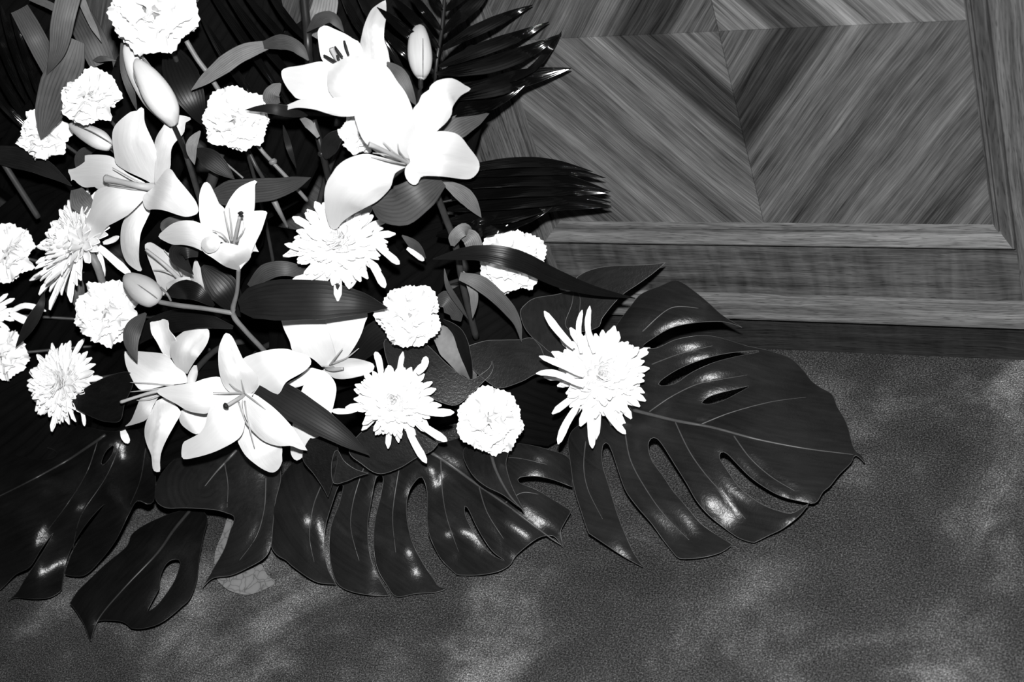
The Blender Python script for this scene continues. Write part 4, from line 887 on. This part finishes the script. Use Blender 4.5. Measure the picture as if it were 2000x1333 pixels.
leaf('small ribbed leaf left of the second large lily', [(538, 205, -.01), (530, 185, .0), (548, 163, -.01)], 34, [(0, .6), (.4, 1), (.8, .6), (1, .1)], 'soft')
leaf('pale upright leaf behind the thick dark stem at the top', [(610, 70, -.06), (630, 30, -.05), (640, -20, -.05)], 52, [(0, .6), (.4, 1), (.8, .9), (1, .6)], 'pale')
leaf('dark folded leaf over the upper lily petal at the top', [(600, 62, -.01), (622, 40, .0), (648, 34, .0), (672, 62, -.01)], 26, [(0, .1), (.4, 1), (.8, .7), (1, .05)], 'mid', roll=(20, -20))
leaf('grey pointed leaf hanging over the lily turned to the left', [(285, 612, .02), (262, 640, .03), (256, 670, .035), (268, 708, .03)], 34, 'lance', 'mid', roll=(0, 20))
leaf('narrow grey leaf between the largest lily and the upright bud', [(756, 122, .0), (780, 145, .008), (798, 180, .008), (813, 206, .0)], 28, 'lance', 'soft')
leaf('small pale leaf tip below the narrow petal of the second lily', [(588, 230, -.02), (605, 245, -.015), (622, 268, -.02)], 18, [(0, .4), (.5, 1), (1, .4)], 'pale')
leaf('dark veined leaf left of the small half hidden carnation', [(636, 310, -.04), (650, 275, -.03), (682, 252, -.03)], 36, 'lance', 'dark')
leaf('pale ribbed leaf stub rising beside the stem above the strap leaf', [(884, 480, .012), (889, 462, .02), (905, 449, .022), (918, 452, .015)], 26, [(0, .3), (.3, .9), (.7, 1), (1, .5)], 'pale')
leaf('ribbed leaf bent down left of the carnation crossed by the strap leaf', [(905, 458, .012), (920, 466, .026), (926, 484, .026), (924, 505, .02)], 34, [(0, .6), (.3, 1), (.7, .95), (1, .8)], 'pale')
leaf('grey curled leaf running down right below the strap leaf', [(898, 540, .02), (940, 555, .03), (985, 595, .03), (1010, 630, .02), (1018, 668, .01)], 32, [(0, .5), (.2, 1), (.6, .8), (.85, .4), (1, .04)], 'soft', roll=(0, 30))
leaf('short pale leaf hanging beside the stem below the strap leaf', [(905, 530, .0), (925, 575, .01), (923, 622, .0)], 18, 'lance', 'pale')
leaf('thin grey leaf left of the stem below the strap leaf', [(868, 525, .0), (875, 560, .008), (900, 600, .008), (915, 625, .0)], 12, 'lance', 'mid')
leaf('notched dark grey leaf right of the central carnation', [(855, 582, -.01), (875, 590, .0), (900, 628, -.005)], 40, [(0, .3), (.2, .9), (.35, .7), (.5, .95), (.65, .6), (.8, .7), (1, .05)], 'mid')
leaf('crumpled pale leaf with dark marks right of the central carnation', [(855, 645, -.02), (885, 680, -.005), (912, 715, -.005), (925, 742, -.02)], 56, [(0, .5), (.3, 1), (.7, .8), (1, .2)], 'dry', wave=.25)
leaf('black fold of leaf beside the crumpled pale leaf', [(865, 625, .0), (895, 650, .012), (912, 700, .012), (922, 745, .0)], 26, 'lance', 'black', roll=(-30, -30))
leaf('narrow dark leaf crossing two long florets at the left edge', [(86, 572, .02), (78, 600, .03), (55, 640, .035), (30, 680, .03)], 22, 'lance', 'dark')
leaf('straight grey leaf stub above a carnation at the left', [(132, 520, -.04), (148, 570, -.035), (160, 610, -.04)], 38, [(0, 1), (.5, .95), (1, .3)], 'mid')
leaf('straight grey strap leaf at the upper left corner', [(38, 18, -.04), (70, 75, -.035), (100, 135, -.04)], 38, 'even', 'mid', name='strap_leaf')
leaf('dull dark strap leaf with a folded pale end near the split bud', [(148, 20, -.03), (175, 70, -.025), (200, 125, -.03)], 52, 'even', 'mid', name='strap_leaf')
leaf('pale folded tip of the dull strap leaf near the split bud', [(182, 118, -.018), (205, 115, -.012), (228, 119, -.018)], 12, 'lance', 'soft')
leaf('pale split reed lying across the dull strap leaf', [(156, -10, -.01), (172, 30, -.01), (198, 82, -.012)], 15, [(0, 1), (.7, .8), (1, .05)], 'pale', name='strap_leaf')
leaf('grey strap leaf under the curling leaf at the top left', [(60, -5, -.05), (100, 12, -.045), (130, 30, -.05)], 14, 'even', 'soft', name='strap_leaf')
leaf('ribbed dark leaf close along the left of the split bud', [(238, 75, .01), (246, 140, .015), (258, 185, .012), (268, 218, .0)], 20, 'lance', 'mid')
leaf('wide black leaf right of the split bud', [(325, 80, -.04), (355, 150, -.025), (380, 205, -.025), (402, 250, -.04)], 66, 'lance', 'black')
leaf('dark leaf under a carnation slanting towards the grey veined leaf', [(382, 292, -.02), (410, 310, -.015), (458, 350, -.02)], 38, 'lance', 'dark')
leaf('small pale leaf on the stem below the upper right lily petal tip', [(391, 256, .0), (374, 285, .008), (380, 322, .0)], 22, 'lance', 'pale')
leaf('curved ribbed leaf left of the half open lily', [(345, 470, -.03), (322, 445, -.02), (340, 430, -.02), (378, 432, -.03)], 20, [(0, .4), (.4, 1), (1, .4)], 'soft')
leaf('dark curled leaf with a hanging point in front of the half hidden lily', T4([(1240, 740, .0), (1110, 730, .015), (1040, 800, .02), (1190, 985, .01)]), 40, [(0, .7), (.3, 1), (.6, .8), (1, .02)], 'dark')
leaf('grey ribbed leaf behind the broad dark lance leaf', [(488, 560, -.03), (520, 532, -.02), (560, 525, -.02), (610, 540, -.03)], 34, [(0, .4), (.4, 1), (1, .6)], 'mid')
leaf('thin dark leaf pointing down between the stems left of the largest lily', [(553, 245, -.06), (565, 290, -.05), (579, 330, -.06)], 12, 'lance', 'dark')
leaf('dark leaf tip right of the half hidden lily', [(395, 520, -.04), (440, 570, -.035), (470, 620, -.04)], 60, 'lance', 'black')
leaf('black lance leaf below the forked stem', [(455, 640, -.03), (380, 625, -.02), (300, 640, -.02), (240, 690, -.03)], 44, 'lance', 'black')
leaf('black lance leaf running right from the half covered lily', [(680, 720, -.02), (730, 660, -.015), (790, 640, -.02), (860, 650, -.04)], 56, 'lance', 'black')
leaf('dark stub of leaf right of the long hanging florets', [(785, 460, -.02), (810, 480, -.015), (832, 505, -.02)], 20, 'lance', 'mid')
leaf('dark smooth leaf curve beside the side-turned spiky flower', [(150, 370, -.02), (160, 395, -.01), (185, 415, -.02)], 44, [(0, .5), (.5, 1), (1, .5)], 'soft')
leaf('grey pointed leaf behind the left petal of the upper lily', [(150, 330, -.04), (165, 300, -.035), (190, 290, -.04)], 26, 'lance', 'mid')

# ------------------------------------------------------------------ loose stems
def loose_stem(label, pts, wpx, mat='stem', nodes=()):
    root = empty('flower_stem', W(*pts[-1]), label, 'stem', 'bare flower stems')
    tube('stalk', pts, wpx, M[mat], root)
    for n, w in nodes: tube('node', [(n[0] - 2, n[1] - 5, n[2]), n, (n[0] + 2, n[1] + 5, n[2])], [w * .7, w, w * .7], M[mat], root)
    return root
loose_stem('thick dark stem coming down from the top edge left of the second lily', [(592, -20, -.03), (598, 40, -.03), (602, 90, -.03), (606, 160, -.06)], 17, 'stem_dark')
loose_stem('dark stem below the narrow petal of the second lily', [(612, 235, -.05), (628, 290, -.05), (642, 350, -.06)], 14, 'stem_dark', [((628, 300, -.048), 17)])
loose_stem('grey stem running down from the largest lily past the strap leaf', [(845, 360, -.0), (868, 420, -.01), (890, 480, -.015), (905, 560, -.03), (930, 660, -.06)], 14, 'stem')
loose_stem('pale jointed carnation stem running down right under a carnation', [(488, 262, -.02), (512, 295, -.03), (533, 318, -.03), (565, 352, -.04), (600, 392, -.06)], 8, 'stem_pale', [((533, 316, -.028), 17)])
loose_stem('carnation stem with a pair of small leaves below the top carnation', [(364, 80, .0), (385, 115, -.005), (408, 146, -.01), (436, 190, -.02)], 10, 'stem_pale', [((406, 143, -.008), 17)])
loose_stem('grey stem at the left edge leading to the side-turned spiky flower', [(-5, 300, .0), (30, 355, -.01), (75, 425, -.03)], 12, 'stem')
loose_stem('dark lily stem right of the upper left lily', [(352, 265, -.01), (372, 330, -.02), (392, 395, -.05)], 11, 'stem')
loose_stem('light stem stub behind the grey veined lance leaf', [(428, 300, -.06), (418, 340, -.06), (408, 370, -.07)], 22, 'stem')
loose_stem('thin light stem crossing behind the dark leaf under a carnation', [(440, 318, -.05), (475, 348, -.05)], 4, 'stem_pale')
loose_stem('thin pale stem beside the jointed carnation stem', [(484, 292, -.06), (500, 325, -.06), (515, 350, -.07)], 8, 'stem')
loose_stem('short pale bud stalk above the broad dark lance leaf', [(535, 392, -.03), (545, 412, -.03), (562, 445, -.05)], [13, 10, 5], 'stem_pale')
loose_stem('broad pale stalk behind the carnation under the upper left lily', [(172, 490, -.0), (190, 520, -.0), (205, 570, -.02)], [15, 16, 13], 'stem_pale')

# ------------------------------------------------------------------ palm fronds
e = lambda pts: T(750, 0, pts, 2.898)
def palm(label, rachis, leaflets, lift=0.0, rw=7):
    root = empty('palm_frond', W(rachis[-1][0], rachis[-1][1], lift), label, 'palm frond', 'palm fronds in the arrangement')
    tube('rachis', rachis, rw, M['stem_dark'], root, lift=lift)
    for pts, w in leaflets:
        if len(pts) == 4: pts = [(p[0], p[1], z) for p, z in zip(pts, (pts[0][2], 0.006, -0.002, 0.011))]     # the last third flattens out towards the tip
        blade('leaflet', pts, w * 0.9, 'palm', 'palm', root, lift=lift, cup=.05, fold=.12, nu=16, nv=6, roll=(40, -9))
    return root
palm('palm frond at the top whose black leaflets fan out right against the panel', e([(345, -30, .0), (325, 180, .0), (305, 300, .0), (290, 440, -.01), (280, 560, -.03)]), [
    (e([(348, 60, .0), (420, 0, .01), (500, -80, .0)]), 24), (e([(332, 190, .0), (450, 80, .012), (600, -50, .0)]), 30), (e([(318, 290, .0), (450, 210, .01), (700, 90, .012), (842, 28, -.003)]), 27), (e([(310, 380, .0), (520, 295, .012), (760, 205, .012), (936, 124, -.003)]), 31),
    (e([(300, 420, .0), (600, 370, .015), (830, 285, .012), (1003, 192, -.003)]), 38), (e([(700, 470, .0), (840, 390, .008), (940, 275, .0), (1006, 178, -.003)]), 16), (e([(300, 560, -.01), (600, 500, .012), (800, 440, .012), (1060, 386, -.003)]), 46), (e([(300, 660, -.02), (480, 610, -.005), (640, 560, .0), (800, 480, -.003)]), 40),
    (e([(330, 60, .0), (280, -20, .01), (240, -90, .0)]), 18), (e([(325, 175, .0), (230, 60, .012), (140, -50, .0)]), 20), (e([(312, 280, .0), (190, 130, .014), (40, -20, .0)]), 24), (e([(300, 330, .0), (140, 190, .014), (-40, 40, .0)]), 24), (e([(295, 420, -.01), (130, 300, .0), (-30, 150, -.002)]), 24)], -0.01)
palm('bundle of black palm leaflets pointing right over the panel below the first frond', e([(300, 1150, -.03), (450, 1120, -.02), (560, 1100, -.003)]), [
    (e([(380, 970, -.02), (700, 925, .0), (950, 925, .005), (1182, 972, -.002)]), 24), (e([(380, 1000, -.02), (750, 965, .008), (1020, 965, .008), (1255, 1008, -.002)]), 28), (e([(380, 1060, -.01), (750, 1015, .014), (1020, 1025, .012), (1282, 1085, -.002)]), 36), (e([(380, 1120, -.01), (780, 1075, .018), (1050, 1075, .014), (1275, 1093, -.002)]), 36),
    (e([(360, 1190, -.02), (760, 1140, .014), (1040, 1120, .01), (1285, 1146, -.002)]), 38), (e([(330, 1260, -.03), (680, 1220, .006), (960, 1150, .0), (1288, 1168, -.002)]), 42), (e([(300, 1330, -.04), (560, 1290, -.01), (800, 1230, -.01), (960, 1170, -.003)]), 44)], 0.0, 5)
def strays(label, L, lift=0.0):
    r = [(L[0][0][0][0], L[0][0][0][1], -.02), (L[-1][0][0][0], L[-1][0][0][1], -.02)]
    return palm(label, r, L, lift, 6)
strays('glossy palm leaflets streaming down right behind the second lily at the top', [
    ([(400, -30, -.06), (470, 70, -.05), (560, 200, -.06)], 20), ([(430, -30, -.06), (510, 80, -.05), (600, 190, -.06)], 22), ([(470, -20, -.06), (530, 50, -.05), (606, 130, -.06)], 20), ([(520, -20, -.06), (560, 35, -.05), (608, 90, -.06)], 18), ([(390, 30, -.07), (450, 130, -.06), (530, 235, -.07)], 20), ([(690, -30, -.05), (740, 60, -.04), (800, 160, -.06)], 22), ([(660, -30, -.06), (700, 50, -.05), (760, 120, -.06)], 20)], 0.0)
strays('dark palm leaflets in the upper left corner', [
    ([(-20, 40, -.05), (10, 110, -.04), (50, 200, -.05)], 18), ([(0, 10, -.05), (25, 90, -.04), (75, 220, -.05)], 18), ([(20, 20, -.05), (50, 110, -.045), (80, 200, -.06)], 16), ([(-20, 120, -.05), (10, 170, -.04), (60, 250, -.05)], 18), ([(-20, 180, -.06), (20, 220, -.05), (70, 270, -.06)], 18)], 0.0)
# broad black leaves added behind the flowers so the bouquet gaps go dark
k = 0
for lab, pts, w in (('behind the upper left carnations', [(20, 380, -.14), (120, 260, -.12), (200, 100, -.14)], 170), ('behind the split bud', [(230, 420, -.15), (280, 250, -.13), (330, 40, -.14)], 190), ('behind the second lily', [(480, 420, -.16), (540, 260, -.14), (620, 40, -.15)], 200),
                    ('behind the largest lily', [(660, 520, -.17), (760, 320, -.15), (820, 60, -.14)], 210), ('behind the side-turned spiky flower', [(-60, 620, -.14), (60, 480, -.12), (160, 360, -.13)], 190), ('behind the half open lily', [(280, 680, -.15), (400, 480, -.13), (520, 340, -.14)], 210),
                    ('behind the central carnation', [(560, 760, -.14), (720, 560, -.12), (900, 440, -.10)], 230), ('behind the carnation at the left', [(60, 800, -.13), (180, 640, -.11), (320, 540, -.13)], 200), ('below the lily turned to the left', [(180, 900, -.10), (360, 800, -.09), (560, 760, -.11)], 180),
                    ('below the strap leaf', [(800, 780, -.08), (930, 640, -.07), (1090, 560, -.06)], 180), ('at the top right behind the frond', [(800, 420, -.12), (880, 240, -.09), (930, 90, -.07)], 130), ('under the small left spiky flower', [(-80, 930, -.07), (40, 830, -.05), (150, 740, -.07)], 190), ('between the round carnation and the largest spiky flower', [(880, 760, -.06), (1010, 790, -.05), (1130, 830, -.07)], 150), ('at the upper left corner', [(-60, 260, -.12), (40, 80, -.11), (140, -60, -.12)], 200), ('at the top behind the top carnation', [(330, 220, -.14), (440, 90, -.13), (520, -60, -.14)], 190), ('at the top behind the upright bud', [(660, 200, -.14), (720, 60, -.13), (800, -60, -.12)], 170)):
    ob = blade('filler_leaf', pts, w, [(0, .35), (.2, .9), (.5, 1), (.8, .8), (1, .2)], 'backing', None, nu=20, nv=8, thick=.001)
    tag(ob, 'broad black filler leaf added to darken the gaps ' + lab, 'leaf', 'filler leaves darkening the bouquet')

ob = blade('loose_petal', [(240, 842, -.03), (244, 854, -.025), (251, 866, -.03)], 15, [(0, .7), (.5, 1), (.85, .8), (1, .2)], 'lily', None, nu=8, nv=4)
tag(ob, 'tiny white petal tip peeking out below the lily turned to the left', 'petal')
